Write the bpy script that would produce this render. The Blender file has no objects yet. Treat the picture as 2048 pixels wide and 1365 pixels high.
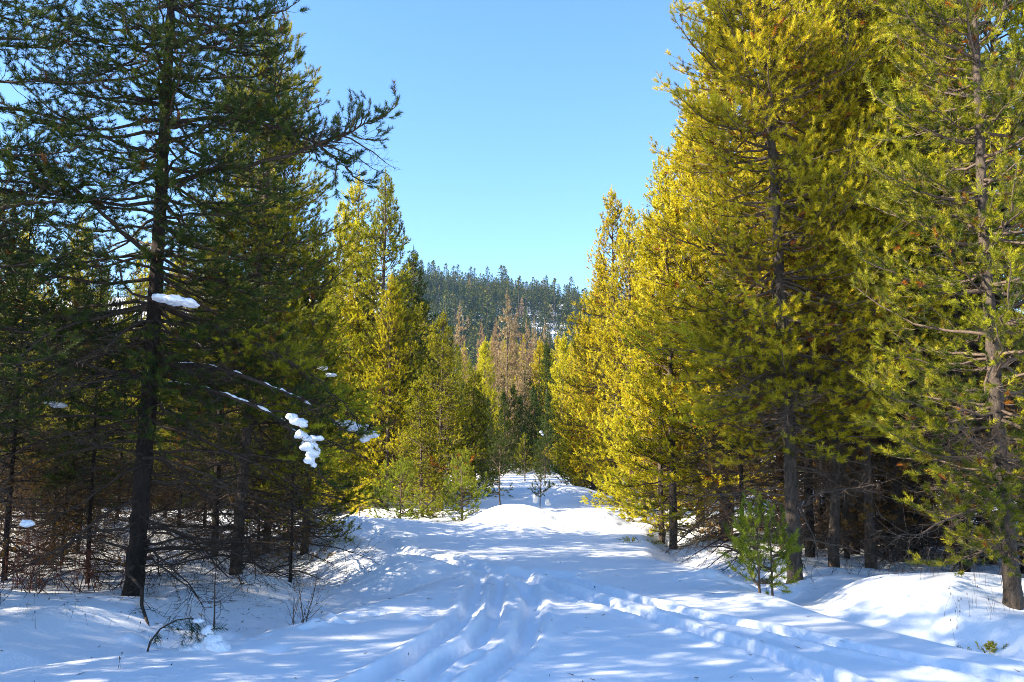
import bpy, math, random
import numpy as np
from mathutils import Vector, Matrix, Euler

random.seed(11)
S = bpy.context.scene
C = S.collection
PI = math.pi

# ------------------------------------------------------------------ camera, sky, sun, exposure
F = 1750.0 / 2048.0            # focal length as a share of the frame width
PITCH = math.radians(7.1)
EYE = 1.62
cam = bpy.data.cameras.new('camera')
cam.sensor_width = 36.0
cam.lens = 36.0 * F
cam.clip_start = 0.05
cam.clip_end = 6000
co = bpy.data.objects.new('camera', cam)
C.objects.link(co)
co.location = (0, 0, EYE)
co.rotation_euler = (PI / 2 + PITCH, 0, 0)
S.camera = co

SUN_EL, SUN_AZ = 28.0, -101.0    # azimuth clockwise from +Y: the sun stands to the left, a little behind
W = bpy.data.worlds.new('World')
S.world = W
W.use_nodes = True
nt = W.node_tree
bg = nt.nodes['Background']
sky = nt.nodes.new('ShaderNodeTexSky')
sky.sky_type = 'NISHITA'
sky.sun_disc = False
sky.sun_elevation = math.radians(SUN_EL)
sky.sun_rotation = math.radians(SUN_AZ)
sky.ozone_density = 5.0
sky.air_density = 1.35
sky.dust_density = 0.3
sky.altitude = 900
hs = nt.nodes.new('ShaderNodeHueSaturation')
hs.inputs['Saturation'].default_value = 1.10
tn = nt.nodes.new('ShaderNodeMix')
tn.data_type = 'RGBA'
tn.blend_type = 'MULTIPLY'
tn.inputs['Factor'].default_value = 1.0
tn.inputs['B'].default_value = (0.99, 0.94, 1.0, 1)
nt.links.new(sky.outputs[0], hs.inputs['Color'])
nt.links.new(hs.outputs[0], tn.inputs['A'])
nt.links.new(tn.outputs['Result'], bg.inputs[0])
bg.inputs[1].default_value = 0.102

sl = bpy.data.lights.new('sun', 'SUN')
sl.energy = 5.0
sl.angle = math.radians(0.53)
sl.color = (1.0, 0.88, 0.70)
so = bpy.data.objects.new('sun', sl)
C.objects.link(so)
az, el = math.radians(SUN_AZ), math.radians(SUN_EL)
sd = Vector((math.sin(az) * math.cos(el), math.cos(az) * math.cos(el), math.sin(el)))
so.rotation_euler = sd.to_track_quat('Z', 'Y').to_euler()
so.location = sd * 60

S.view_settings.view_transform = 'Standard'
S.view_settings.look = 'None'
S.view_settings.exposure = 1.92
S.view_settings.gamma = 1
S.view_settings.use_curve_mapping = False
HAZE = 0.00012                 # air density per metre
S.cycles.volume_bounces = 0
S.cycles.max_bounces = 7
S.cycles.diffuse_bounces = 3
S.cycles.transmission_bounces = 4
S.cycles.use_denoising = True
S.cycles.denoising_prefilter = 'NONE'
S.cycles.denoising_quality = 'HIGH'
S.cycles.use_adaptive_sampling = False
S.cycles.pixel_filter_type = 'BLACKMAN_HARRIS'
S.cycles.filter_width = 0.9

# ------------------------------------------------------------------ helpers
def ray(px, py):
    u = (px - 1024) / 2048 / F
    v = (682.5 - py) / 2048 / F
    return (u, math.cos(PITCH) - v * math.sin(PITCH), math.sin(PITCH) + v * math.cos(PITCH))

def ground(px, py):
    """where the sight line through a point of the photograph meets level ground"""
    a, b, c = ray(px, py)
    t = EYE / -c
    return a * t, b * t

def at(px, py, y):
    a, b, c = ray(px, py)
    t = y / b
    return np.array((a * t, y, EYE + c * t))

def xat(px, y):
    return (px - 1024) / 2048 / F * y * 0.985

def tag(o, label, cat, group=None, kind=None):
    o['label'] = label
    o['category'] = cat
    if group: o['group'] = group
    if kind: o['kind'] = kind
    return o

def empty(name, loc, rz=0.0):
    o = bpy.data.objects.new(name, None)
    o.empty_display_size = 0.2
    C.objects.link(o)
    o.location = loc
    o.rotation_euler = (0, 0, rz)
    return o

def link(name, me, parent=None):
    o = bpy.data.objects.new(name, me)
    C.objects.link(o)
    if parent: o.parent = parent
    return o

def norm(a):
    return a / np.maximum(np.linalg.norm(a, axis=-1, keepdims=True), 1e-9)

class Geo:
    """collects triangles and turns them into one mesh"""
    def __init__(s):
        s.V, s.F, s.M, s.T, s.sm, s.n = [], [], [], [], [], 0
    def add(s, V, F, mat=0, tint=0.5, smooth=False):
        if len(V) == 0: return
        V = np.asarray(V, float); F = np.asarray(F, np.int64)
        s.V.append(V); s.F.append(F + s.n); s.n += len(V)
        s.M.append(np.full(len(F), mat)); s.sm.append(np.full(len(F), smooth))
        s.T.append(np.full(len(V), tint) if np.isscalar(tint) else np.asarray(tint, float))
    def arrays(s):
        return (np.concatenate(s.V), np.concatenate(s.F), np.concatenate(s.M), np.concatenate(s.T), np.concatenate(s.sm))
    def addgeo(s, arr, mtx=None, dt=0.0):
        V, Fc, M, T, sm = arr
        if mtx is not None:
            V = V @ mtx[:3, :3].T + mtx[:3, 3]
        s.V.append(V); s.F.append(Fc + s.n); s.n += len(V); s.M.append(M); s.T.append(T + dt); s.sm.append(sm)
    def mesh(s, name, mats):
        V, Fc, M, T, sm = s.arrays()
        return tri_mesh(name, V, Fc, M, T, sm, mats)

TRIS = [0]
def tri_mesh(name, V, Fc, M, T, sm, mats):
    me = bpy.data.meshes.new(name)
    n = len(Fc)
    TRIS[0] += n
    me.vertices.add(len(V)); me.vertices.foreach_set('co', np.ascontiguousarray(V, np.float32).ravel())
    me.loops.add(n * 3); me.loops.foreach_set('vertex_index', np.ascontiguousarray(Fc, np.int32).ravel())
    me.polygons.add(n)
    me.polygons.foreach_set('loop_start', np.arange(0, n * 3, 3, dtype=np.int32))
    me.polygons.foreach_set('loop_total', np.full(n, 3, np.int32))
    me.polygons.foreach_set('material_index', np.ascontiguousarray(M, np.int32))
    me.polygons.foreach_set('use_smooth', np.ascontiguousarray(sm, bool))
    a = me.attributes.new('tint', 'FLOAT', 'POINT')
    a.data.foreach_set('value', np.ascontiguousarray(T, np.float32))
    for m in mats: me.materials.append(m)
    me.update()
    return me

def tube(P, R, k=5, cap=True):
    P = np.asarray(P, float); R = np.asarray(R, float)
    n = len(P)
    T = norm(np.gradient(P, axis=0))
    ref = np.array((0, 0, 1.0)) if abs(T[0][2]) < 0.8 else np.array((1.0, 0, 0))
    A = norm(np.cross(T, ref)); B = np.cross(T, A)
    th = np.arange(k) * 2 * PI / k
    V = P[:, None, :] + R[:, None, None] * (np.cos(th)[None, :, None] * A[:, None, :] + np.sin(th)[None, :, None] * B[:, None, :])
    V = V.reshape(-1, 3)
    i, j = np.meshgrid(np.arange(n - 1), np.arange(k), indexing='ij')
    a = i * k + j; b = i * k + (j + 1) % k; c = a + k; d = b + k
    Fc = np.concatenate([np.stack([a, b, d], -1).reshape(-1, 3), np.stack([a, d, c], -1).reshape(-1, 3)])
    return V, Fc

def hash2(ix, iy, seed=0):
    h = (ix * 374761393 + iy * 668265263 + seed * 974634777) & 0xFFFFFFFF
    h = ((h ^ (h >> 13)) * 1274126177) & 0xFFFFFFFF
    return ((h ^ (h >> 16)) & 0xFFFF) / 65535.0

def vnoise(x, y, seed=0):
    ix = np.floor(x).astype(np.int64); iy = np.floor(y).astype(np.int64)
    fx = x - ix; fy = y - iy
    fx = fx * fx * (3 - 2 * fx); fy = fy * fy * (3 - 2 * fy)
    a = hash2(ix, iy, seed); b = hash2(ix + 1, iy, seed); c = hash2(ix, iy + 1, seed); d = hash2(ix + 1, iy + 1, seed)
    return (a * (1 - fx) + b * fx) * (1 - fy) + (c * (1 - fx) + d * fx) * fy - 0.5

def sstep(a, b, x):
    t = np.clip((x - a) / (b - a), 0, 1)
    return t * t * (3 - 2 * t)

# ------------------------------------------------------------------ materials
def new_mat(name):
    m = bpy.data.materials.new(name)
    m.use_nodes = True
    return m, m.node_tree, m.node_tree.nodes['Principled BSDF']

def snow_mat(name, rough=0.62, litter=False):
    m, t, p = new_mat(name)
    N, L = t.nodes, t.links
    p.inputs['Base Color'].default_value = (0.86, 0.88, 0.91, 1)
    p.inputs['Roughness'].default_value = rough
    p.inputs['Specular IOR Level'].default_value = 0.35
    tc = N.new('ShaderNodeTexCoord')
    n1 = N.new('ShaderNodeTexNoise'); n1.inputs['Scale'].default_value = 9; n1.inputs['Detail'].default_value = 6
    n2 = N.new('ShaderNodeTexNoise'); n2.inputs['Scale'].default_value = 160; n2.inputs['Detail'].default_value = 3
    L.new(tc.outputs['Object'], n1.inputs['Vector']); L.new(tc.outputs['Object'], n2.inputs['Vector'])
    b1 = N.new('ShaderNodeBump'); b1.inputs['Strength'].default_value = 0.12; b1.inputs['Distance'].default_value = 0.05
    b2 = N.new('ShaderNodeBump'); b2.inputs['Strength'].default_value = 0.45; b2.inputs['Distance'].default_value = 0.006
    L.new(n1.outputs[0], b1.inputs['Height']); L.new(n2.outputs[0], b2.inputs['Height'])
    L.new(b1.outputs[0], b2.inputs['Normal']); L.new(b2.outputs[0], p.inputs['Normal'])
    if litter:
        at_ = N.new('ShaderNodeAttribute'); at_.attribute_name = 'tint'
        n3 = N.new('ShaderNodeTexNoise'); n3.inputs['Scale'].default_value = 26; n3.inputs['Detail'].default_value = 8; n3.inputs['Roughness'].default_value = 0.75
        L.new(tc.outputs['Object'], n3.inputs['Vector'])
        mr = N.new('ShaderNodeMapRange'); mr.inputs['From Min'].default_value = 0.48; mr.inputs['From Max'].default_value = 0.70
        L.new(n3.outputs[0], mr.inputs['Value'])
        mu = N.new('ShaderNodeMath'); mu.operation = 'MULTIPLY'
        L.new(mr.outputs[0], mu.inputs[0]); L.new(at_.outputs['Fac'], mu.inputs[1])
        mx = N.new('ShaderNodeMix'); mx.data_type = 'RGBA'
        mx.inputs['A'].default_value = (0.86, 0.88, 0.91, 1); mx.inputs['B'].default_value = (0.24, 0.17, 0.12, 1)
        L.new(mu.outputs[0], mx.inputs['Factor']); L.new(mx.outputs['Result'], p.inputs['Base Color'])
    return m

def bark_mat(name, dark, light, sc=1.0, bump=0.9):
    m, t, p = new_mat(name)
    N, L = t.nodes, t.links
    tc = N.new('ShaderNodeTexCoord'); mp = N.new('ShaderNodeMapping')
    mp.inputs['Scale'].default_value = (1, 1, 0.35)
    L.new(tc.outputs['Object'], mp.inputs['Vector'])
    vo = N.new('ShaderNodeTexVoronoi'); vo.inputs['Scale'].default_value = 34 * sc; vo.feature = 'DISTANCE_TO_EDGE'
    no = N.new('ShaderNodeTexNoise'); no.inputs['Scale'].default_value = 14 * sc; no.inputs['Detail'].default_value = 8; no.inputs['Roughness'].default_value = 0.7
    L.new(mp.outputs[0], no.inputs['Vector'])
    ad = N.new('ShaderNodeMix'); ad.data_type = 'VECTOR'; ad.inputs['Factor'].default_value = 0.12
    L.new(mp.outputs[0], ad.inputs['A']); L.new(no.outputs['Color'], ad.inputs['B'])
    L.new(ad.outputs['Result'], vo.inputs['Vector'])
    cr = N.new('ShaderNodeValToRGB')
    cr.color_ramp.elements[0].position = 0.3; cr.color_ramp.elements[0].color = (*dark, 1)
    cr.color_ramp.elements[1].position = 0.72; cr.color_ramp.elements[1].color = (*light, 1)
    L.new(no.outputs[0], cr.inputs[0])
    L.new(cr.outputs[0], p.inputs['Base Color'])
    p.inputs['Roughness'].default_value = 0.88
    p.inputs['Specular IOR Level'].default_value = 0.25
    b = N.new('ShaderNodeBump'); b.inputs['Strength'].default_value = bump; b.inputs['Distance'].default_value = 0.02
    mu = N.new('ShaderNodeMath'); mu.operation = 'MULTIPLY_ADD'; mu.inputs[1].default_value = 2.0
    L.new(vo.outputs['Distance'], mu.inputs[0]); L.new(no.outputs[0], mu.inputs[2])
    L.new(mu.outputs[0], b.inputs['Height']); L.new(b.outputs[0], p.inputs['Normal'])
    return m

def needle_mat(name, stops, transl=0.3, rough=0.45, spec=0.22):
    """stops: colour ramp over the shoot's own tint"""
    m, t, p = new_mat(name)
    N, L = t.nodes, t.links
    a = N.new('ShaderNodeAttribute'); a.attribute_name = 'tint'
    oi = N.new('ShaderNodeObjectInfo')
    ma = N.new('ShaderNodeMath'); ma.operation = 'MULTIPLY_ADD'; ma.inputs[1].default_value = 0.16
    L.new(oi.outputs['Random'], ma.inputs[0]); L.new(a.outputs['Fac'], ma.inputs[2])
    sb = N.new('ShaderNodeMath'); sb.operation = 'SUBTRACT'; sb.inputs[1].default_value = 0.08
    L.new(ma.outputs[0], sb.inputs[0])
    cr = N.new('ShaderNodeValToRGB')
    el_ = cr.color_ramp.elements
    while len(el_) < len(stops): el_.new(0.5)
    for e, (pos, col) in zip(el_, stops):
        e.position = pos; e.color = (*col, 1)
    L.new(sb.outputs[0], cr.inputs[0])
    # every tree (or bough) has its own slight cast, from yellow to green
    hh = N.new('ShaderNodeMapRange'); hh.inputs['To Min'].default_value = 0.499; hh.inputs['To Max'].default_value = 0.523
    vv = N.new('ShaderNodeMath'); vv.operation = 'MULTIPLY_ADD'; vv.inputs[1].default_value = -0.22; vv.inputs[2].default_value = 1.08
    hsv = N.new('ShaderNodeHueSaturation')
    L.new(oi.outputs['Random'], hh.inputs['Value']); L.new(hh.outputs[0], hsv.inputs['Hue'])
    L.new(oi.outputs['Random'], vv.inputs[0]); L.new(vv.outputs[0], hsv.inputs['Value'])
    L.new(cr.outputs[0], hsv.inputs['Color']); cr = hsv
    L.new(cr.outputs[0], p.inputs['Base Color'])
    p.inputs['Roughness'].default_value = rough
    p.inputs['Specular IOR Level'].default_value = spec
    tr = N.new('ShaderNodeBsdfTranslucent')
    yel = N.new('ShaderNodeMix'); yel.data_type = 'RGBA'; yel.blend_type = 'MULTIPLY'; yel.inputs['Factor'].default_value = 1.0
    yel.inputs['B'].default_value = (1.0, 1.0, 0.5, 1)      # light that comes through a needle is yellower
    L.new(cr.outputs[0], yel.inputs['A']); L.new(yel.outputs['Result'], tr.inputs['Color'])
    mix = N.new('ShaderNodeMixShader'); mix.inputs[0].default_value = transl
    L.new(p.outputs[0], mix.inputs[1]); L.new(tr.outputs[0], mix.inputs[2])
    L.new(mix.outputs[0], N['Material Output'].inputs['Surface'])
    return m

SNOW = snow_mat('snow_cover')
SNOWG = snow_mat('snow_ground', litter=True)
BARK_D = bark_mat('dark_fissured_bark', (0.012, 0.009, 0.008), (0.06, 0.045, 0.035))
BARK_L = bark_mat('grey_scaly_bark', (0.02, 0.015, 0.012), (0.20, 0.155, 0.12))
TWIG = bark_mat('twig_bark', (0.06, 0.042, 0.03), (0.17, 0.125, 0.09), 2.0, 0.3)
TWIG_R = bark_mat('reddish_twig_bark', (0.07, 0.025, 0.016), (0.24, 0.095, 0.06), 2.0, 0.3)
TWIG_D = bark_mat('dark_twig_bark', (0.025, 0.018, 0.014), (0.10, 0.072, 0.052), 2.0, 0.3)
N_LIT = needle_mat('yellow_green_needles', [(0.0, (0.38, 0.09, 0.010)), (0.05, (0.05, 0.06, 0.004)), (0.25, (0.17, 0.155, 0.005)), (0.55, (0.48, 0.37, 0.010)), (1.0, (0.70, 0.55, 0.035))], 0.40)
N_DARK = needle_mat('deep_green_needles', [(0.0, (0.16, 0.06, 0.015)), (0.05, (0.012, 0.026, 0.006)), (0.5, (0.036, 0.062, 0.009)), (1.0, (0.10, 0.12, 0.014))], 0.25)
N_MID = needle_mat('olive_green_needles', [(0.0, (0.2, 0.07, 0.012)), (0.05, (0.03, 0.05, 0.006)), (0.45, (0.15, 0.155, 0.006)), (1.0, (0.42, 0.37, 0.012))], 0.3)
N_FRESH = needle_mat('fresh_green_needles', [(0.0, (0.06, 0.09, 0.010)), (0.5, (0.19, 0.22, 0.016)), (1.0, (0.36, 0.38, 0.03))], 0.35)
N_DEAD = needle_mat('dead_rusty_needles', [(0.0, (0.13, 0.08, 0.05)), (0.5, (0.30, 0.19, 0.12)), (1.0, (0.44, 0.31, 0.19))], 0.2, 0.8, 0.1)
N_BLUE = needle_mat('blue_green_far_needles', [(0.0, (0.008, 0.020, 0.016)), (0.55, (0.018, 0.036, 0.020)), (0.78, (0.09, 0.10, 0.018)), (1.0, (0.16, 0.12, 0.04))], 0.12, 0.7, 0.06)  # the paler upper stops are sunlight painted on the treetops
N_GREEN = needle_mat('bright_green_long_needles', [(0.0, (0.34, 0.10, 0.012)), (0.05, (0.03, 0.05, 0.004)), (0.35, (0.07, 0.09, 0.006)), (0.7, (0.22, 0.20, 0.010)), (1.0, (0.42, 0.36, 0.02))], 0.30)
N_BROWN = needle_mat('brown_hanging_needles', [(0.0, (0.05, 0.025, 0.01)), (0.5, (0.16, 0.075, 0.02)), (1.0, (0.30, 0.15, 0.04))], 0.3)
N_RUST = needle_mat('rust_red_needles', [(0.0, (0.16, 0.035, 0.008)), (1.0, (0.4, 0.11, 0.015))], 0.3)

# ------------------------------------------------------------------ the ground
TRACKS = [
 ([(962,1142),(955,1167),(946,1208),(936,1235),(905,1259),(864,1286),(803,1327),(734,1364),(640,1420)], 0.09, 0.12),
 ([(1000,1150),(994,1173),(990,1208),(984,1242),(953,1283),(891,1320),(840,1364),(790,1420)], 0.08, 0.10),
 ([(1045,1165),(1069,1201),(1066,1228),(1055,1266),(1028,1303),(990,1337),(960,1366),(900,1420)], 0.10, 0.12),
 ([(1020,1146),(1070,1164),(1150,1190),(1290,1232),(1430,1275),(1545,1315),(1640,1352),(1790,1420)], 0.13, 0.13),
 ([(1040,1138),(1130,1160),(1200,1182),(1357,1224),(1514,1256),(1671,1293),(1881,1336),(2070,1380)], 0.12, 0.13),
 ([(640,1066),(735,1078),(790,1100),(860,1117),(935,1133),(985,1143),(1040,1146),(1120,1150)], 0.10, 0.20),
]
def poly_dist(x, y, pts):
    best = np.full(x.shape, 1e9); side = np.zeros(x.shape); along = np.zeros(x.shape)
    acc = 0.0
    for (x0, y0), (x1, y1) in zip(pts[:-1], pts[1:]):
        dx, dy = x1 - x0, y1 - y0
        l2 = dx * dx + dy * dy
        t = np.clip(((x - x0) * dx + (y - y0) * dy) / l2, 0, 1)
        px, py = x0 + t * dx, y0 + t * dy
        d = np.hypot(x - px, y - py)
        k = d < best
        best = np.where(k, d, best)
        side = np.where(k, np.sign((x - x0) * dy - (y - y0) * dx), side)
        along = np.where(k, acc + t * math.sqrt(l2), along)
        acc += math.sqrt(l2)
    return best, side, along, acc

def gauss(x, y, cx, cy, rx, ry, h, rot=0.0, p=2.0):
    c, s = math.cos(rot), math.sin(rot)
    u = ((x - cx) * c + (y - cy) * s) / rx; v = (-(x - cx) * s + (y - cy) * c) / ry
    return h * np.exp(-np.power(u * u + v * v, p / 2))

def hill_z(x, y):
    yy = np.clip((y - 170.0) / 370.0, 0, 1.25)
    ridge = 98.0 - 0.085 * (x + 40) - 0.00012 * (x + 60) ** 2
    ridge = np.where(x < -60, ridge - 0.10 * (-60 - x), ridge)
    s = np.where(yy < 1, yy * yy * (3 - 2 * yy) * 0.55 + yy * 0.45, 1.0 - (yy - 1) * 0.5)
    z = ridge * s + 5 * vnoise(x / 45, y / 45, 5) * s + 2.2 * vnoise(x / 16, y / 16, 6) * s
    return np.where(y > 170, z, 0)

TRACKW = [([ground(*p) for p in pts], dep, w) for pts, dep, w in TRACKS]
LE_Y = [4, 6.7, 7.9, 9.3, 10.9, 11.8, 13.2, 16, 20, 30, 60]
LE_X = [-5.2, -3.9, -2.5, -1.8, -1.2, -1.0, -2.2, -3.6, -4.6, -4, -4]
RE_Y = [4, 6.9, 7.5, 9.3, 10.4, 12.7, 13.8, 17, 20, 30, 60]
RE_X = [5.2, 4.1, 3.8, 2.9, 2.65, 2.6, 2.2, 2.6, 3.2, 4, 5]
WELLS = [ground(*p) for p in [(265, 1188), (470, 1140), (2030, 1235), (1590, 1143), (1620, 1108), (1666, 1128), (1710, 1104), (1741, 1128), (1803, 1112), (1928, 1150)]]
def height(x, y, fine=True):
    x = np.asarray(x, float); y = np.asarray(y, float)
    xl = np.interp(y, LE_Y, LE_X) + 0.1 * vnoise(y * 1.3, y * 0, 31); xr = np.interp(y, RE_Y, RE_X) + 0.1 * vnoise(y * 1.1, y * 0, 32)
    z = 0.06 * vnoise(x / 3.1, y / 3.1, 1) + 0.012 * vnoise(x / 1.1, y / 1.1, 2) + 0.25 * vnoise(x / 14, y / 14, 3) * sstep(12, 40, y)
    near = 1 - sstep(24, 34, y)
    # left shoulder drops off the packed snow into a shallow dip and comes up under the pines
    dl = xl - x
    z += near * (-0.34 * sstep(-0.35, 0.8, dl) + 0.30 * sstep(0.9, 2.6, dl))
    dr = x - xr
    z += near * (-0.26 * sstep(-0.15, 0.45, dr) + 0.22 * sstep(0.5, 1.3, dr))
    # banks and drifts
    z += gauss(x, y, 4.2, 9.5, 1.35, 0.85, 0.30, -0.25, 2.6)
    z += gauss(x, y, 5.9, 7.9, 1.2, 0.5, 0.20, -0.5)
    z += gauss(x, y, 6.3, 9.6, 1.6, 0.9, 0.22)
    z += gauss(x, y, 2.75, 11.6, 0.55, 0.35, 0.14)
    z += gauss(x, y, 0.05, 18.6, 0.95, 1.1, 0.46, 0, 2.6) + gauss(x, y, 1.7, 19.0, 0.72, 1.0, 0.38, 0, 2.6)
    z += gauss(x, y, -1.9, 17.6, 1.3, 0.7, 0.10) + gauss(x, y, 0.3, 15.6, 2.2, 0.5, 0.07) + gauss(x, y, -0.9, 22.5, 1.4, 0.8, 0.12)
    z += gauss(x, y, 1.8, 29.5, 1.3, 1.3, 0.48, 0, 2.4) + gauss(x, y, -0.8, 28, 1.0, 0.9, 0.16) + gauss(x, y, 0.2, 36, 2.2, 1.2, 0.16) + gauss(x, y, 1.2, 44, 2.0, 1.6, 0.14)
    z += gauss(x, y, -6.2, 15.5, 2.2, 0.9, 0.42) + gauss(x, y, -3.9, 17.2, 2.6, 0.8, 0.32) + gauss(x, y, -10, 15.0, 2.5, 1.2, 0.5)
    z += gauss(x, y, -1.9, 12.6, 1.2, 0.8, 0.12)
    z += gauss(x, y, -5.8, 9.3, 1.6, 0.55, 0.10, 0.1)
    z += gauss(x, y, -7.2, 9.9, 1.8, 0.8, 0.18)
    # the trail climbs a little towards its far end
    z += 0.55 * sstep(32, 75, y) - 0.05 * sstep(20, 26, y)
    # forest floor hummocks
    off = sstep(0.6, 2.0, np.maximum(dl, dr)) 
    z += off * (0.14 * vnoise(x / 1.8, y / 1.8, 8) + 0.045 * vnoise(x / 0.7, y / 0.7, 9) + 0.014 * vnoise(x / 0.25, y / 0.25, 10))
    # hollows melted round the trunks
    for tx_, ty_ in WELLS:
        d2 = (x - tx_) ** 2 + (y - ty_) ** 2
        z -= 0.09 * np.exp(-d2 / 0.10) - 0.035 * np.exp(-(np.sqrt(d2) - 0.62) ** 2 / 0.03)
    # soft wind ripples in the open
    z += 0.012 * vnoise(x / 1.4, y / 0.35, 12) * (1 - off)
    if fine:
        for i, (pts, dep, w) in enumerate(TRACKW):
            w = w * (0.72 if i < 5 else 1.0)
            wob = 0.03 * vnoise(x * 1.6, y * 1.6, 40 + i) + 0.012 * vnoise(x * 6, y * 6, 50 + i)
            d, side, al, tot = poly_dist(x + wob, y + wob * 0.6, pts)
            ends = sstep(0, 0.5, al)
            rough = 1.0 + 0.3 * vnoise(al * 2.4, al * 0, 60 + i)
            prof = -dep * 0.78 * rough * (1 - sstep(w * 0.8, w * 1.35, d))
            berm = 0.03 * np.exp(-((d - w * 1.9) / (w * 0.55)) ** 2) * (1 + 0.9 * vnoise(x * 4, y * 4, 70 + i))
            z = z + (prof + berm) * ends
            z = z + ends * (1 - sstep(w, w * 2.4, d)) * 0.014 * vnoise(x * 8, y * 8, 80 + i)
        # footprints beside the far drift and lumps fallen on the crossing track
        rs = np.random.RandomState(5)
        for k in range(46):
            cx, cy, r = rs.uniform(0.9, 2.6), rs.uniform(16.8, 19.5), rs.uniform(0.03, 0.07)
            z = z - gauss(x, y, cx, cy, r, r, 0.035)
        for k in range(42):
            t = rs.uniform(0, 0.85)
            cx = -3.4 + 4.3 * t + rs.normal(0, 0.12); cy = 14.6 - 3.0 * t + rs.normal(0, 0.25)
            z = z + gauss(x, y, cx, cy, rs.uniform(0.06, 0.14), rs.uniform(0.05, 0.1), rs.choice((-0.035, 0.03)))
        for k in range(26):
            cx, cy = rs.uniform(2.5, 3.6), rs.uniform(10.2, 12.2)
            z = z + gauss(x, y, cx, cy, rs.uniform(0.05, 0.14), rs.uniform(0.05, 0.12), rs.choice((-0.05, 0.07)))
        # broken crust around the snow-bent sprig and the bare brush
        for k in range(44):
            cx, cy = rs.normal(-2.35, 0.75), rs.normal(8.75, 0.45)
            z = z + gauss(x, y, cx, cy, rs.uniform(0.05, 0.13), rs.uniform(0.04, 0.1), rs.choice((-0.06, 0.05)))
    return z

def gh(x, y):
    return float(height(np.array([x]), np.array([y]), False)[0])

def grow(a0, step, end, rate, cap=1e9):
    out = [a0]
    while out[-1] < end:
        step = min(step * rate, cap); out.append(out[-1] + step)
    return out
xs_r = list(np.arange(0, 5.2, 0.04)); xs_r += grow(xs_r[-1], 0.045, 900, 1.075)[1:]
xs = np.array([-v for v in xs_r[:0:-1]] + xs_r)
ys = list(np.arange(5.4, 13.2, 0.035)); ys += grow(ys[-1], 0.035, 30, 1.006)[1:]; ys += grow(ys[-1], 0.14, 170, 1.03)[1:]
ysb = [5.4 - d for d in grow(0, 0.1, 60, 1.2)[1:]][::-1]
ys = np.array(ysb + ys)
GX, GY = np.meshgrid(xs, ys)
GZ = height(GX, GY)
lit = np.maximum(np.interp(GY, LE_Y, LE_X) - GX, GX - np.interp(GY, RE_Y, RE_X))
lit = sstep(1.0, 2.4, lit) * sstep(8.6, 10.2, GY) * np.clip(0.45 + 1.5 * vnoise(GX / 1.9, GY / 1.9, 91), 0, 1) * (1 - 0.85 * sstep(20, 40, GY))
lit *= 1 - 0.9 * np.exp(-(((GX - 4.4) / 1.5) ** 2 + ((GY - 8.9) / 1.0) ** 2))
def grid_mesh(name, X, Y, Z, T, mat):
    r, c = X.shape
    V = np.stack([X.ravel(), Y.ravel(), Z.ravel()], -1)
    i, j = np.meshgrid(np.arange(r - 1), np.arange(c - 1), indexing='ij')
    a = i * c + j; b = a + 1; d = a + c; e = d + 1
    Fc = np.concatenate([np.stack([a, b, e], -1).reshape(-1, 3), np.stack([a, e, d], -1).reshape(-1, 3)])
    return tri_mesh(name, V, Fc, np.zeros(len(Fc)), T.ravel(), np.ones(len(Fc), bool), [mat])
g = link('snowy_ground', grid_mesh('snowy_ground', GX, GY, GZ, lit, SNOWG)); g['kind'] = 'structure'
hx = np.linspace(-900, 900, 361); hy = np.concatenate([np.linspace(ys[-1] - 1, 640, 150), np.linspace(660, 1300, 8)])
HX, HY = np.meshgrid(hx, hy)
HZ = hill_z(HX, HY) + np.where(HY <= hy[0] + 0.01, float(np.mean(GZ[-1])) - 0.3, float(np.mean(GZ[-1])) - 0.05)
g2 = link('snowy_hillside', grid_mesh('snowy_hillside', HX, HY, HZ, np.zeros(HX.shape), SNOW)); g2['kind'] = 'structure'
ZOFF = float(np.mean(GZ[-1])) - 0.05

# ------------------------------------------------------------------ branches
def needles(P, D, L, nn, nl, nw, rng, tints, spread=(0.45, 1.3), taper=1.0):
    """every shoot (base P, direction D, length L) becomes a brush of thin needles"""
    P = np.asarray(P); D = norm(np.asarray(D)); L = np.asarray(L); tints = np.asarray(tints)
    m = len(P)
    s = rng.uniform(0.0, 1.0, (m, nn))
    R = norm(rng.normal(size=(m, nn, 3)))
    R = norm(R - (R * D[:, None, :]).sum(-1, keepdims=True) * D[:, None, :])
    ang = rng.uniform(spread[0], spread[1], (m, nn, 1)) * (1.15 - 0.55 * s[..., None])
    nd = np.cos(ang) * D[:, None, :] + np.sin(ang) * R
    nd[..., 2] += 0.10
    nd = norm(nd)
    base = P[:, None, :] + D[:, None, :] * (s * L[:, None])[..., None]
    ln = nl * rng.uniform(0.75, 1.15, (m, nn, 1))
    side = norm(np.cross(nd, norm(rng.normal(size=(m, nn, 3))))) * nw * 0.5
    V = np.stack([base - side, base + side, base + nd * ln], 2).reshape(-1, 3)
    Fc = np.arange(m * nn * 3).reshape(-1, 3)
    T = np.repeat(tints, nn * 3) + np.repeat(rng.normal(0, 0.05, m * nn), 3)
    return V, Fc, np.clip(T, 0.0, 1)

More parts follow.
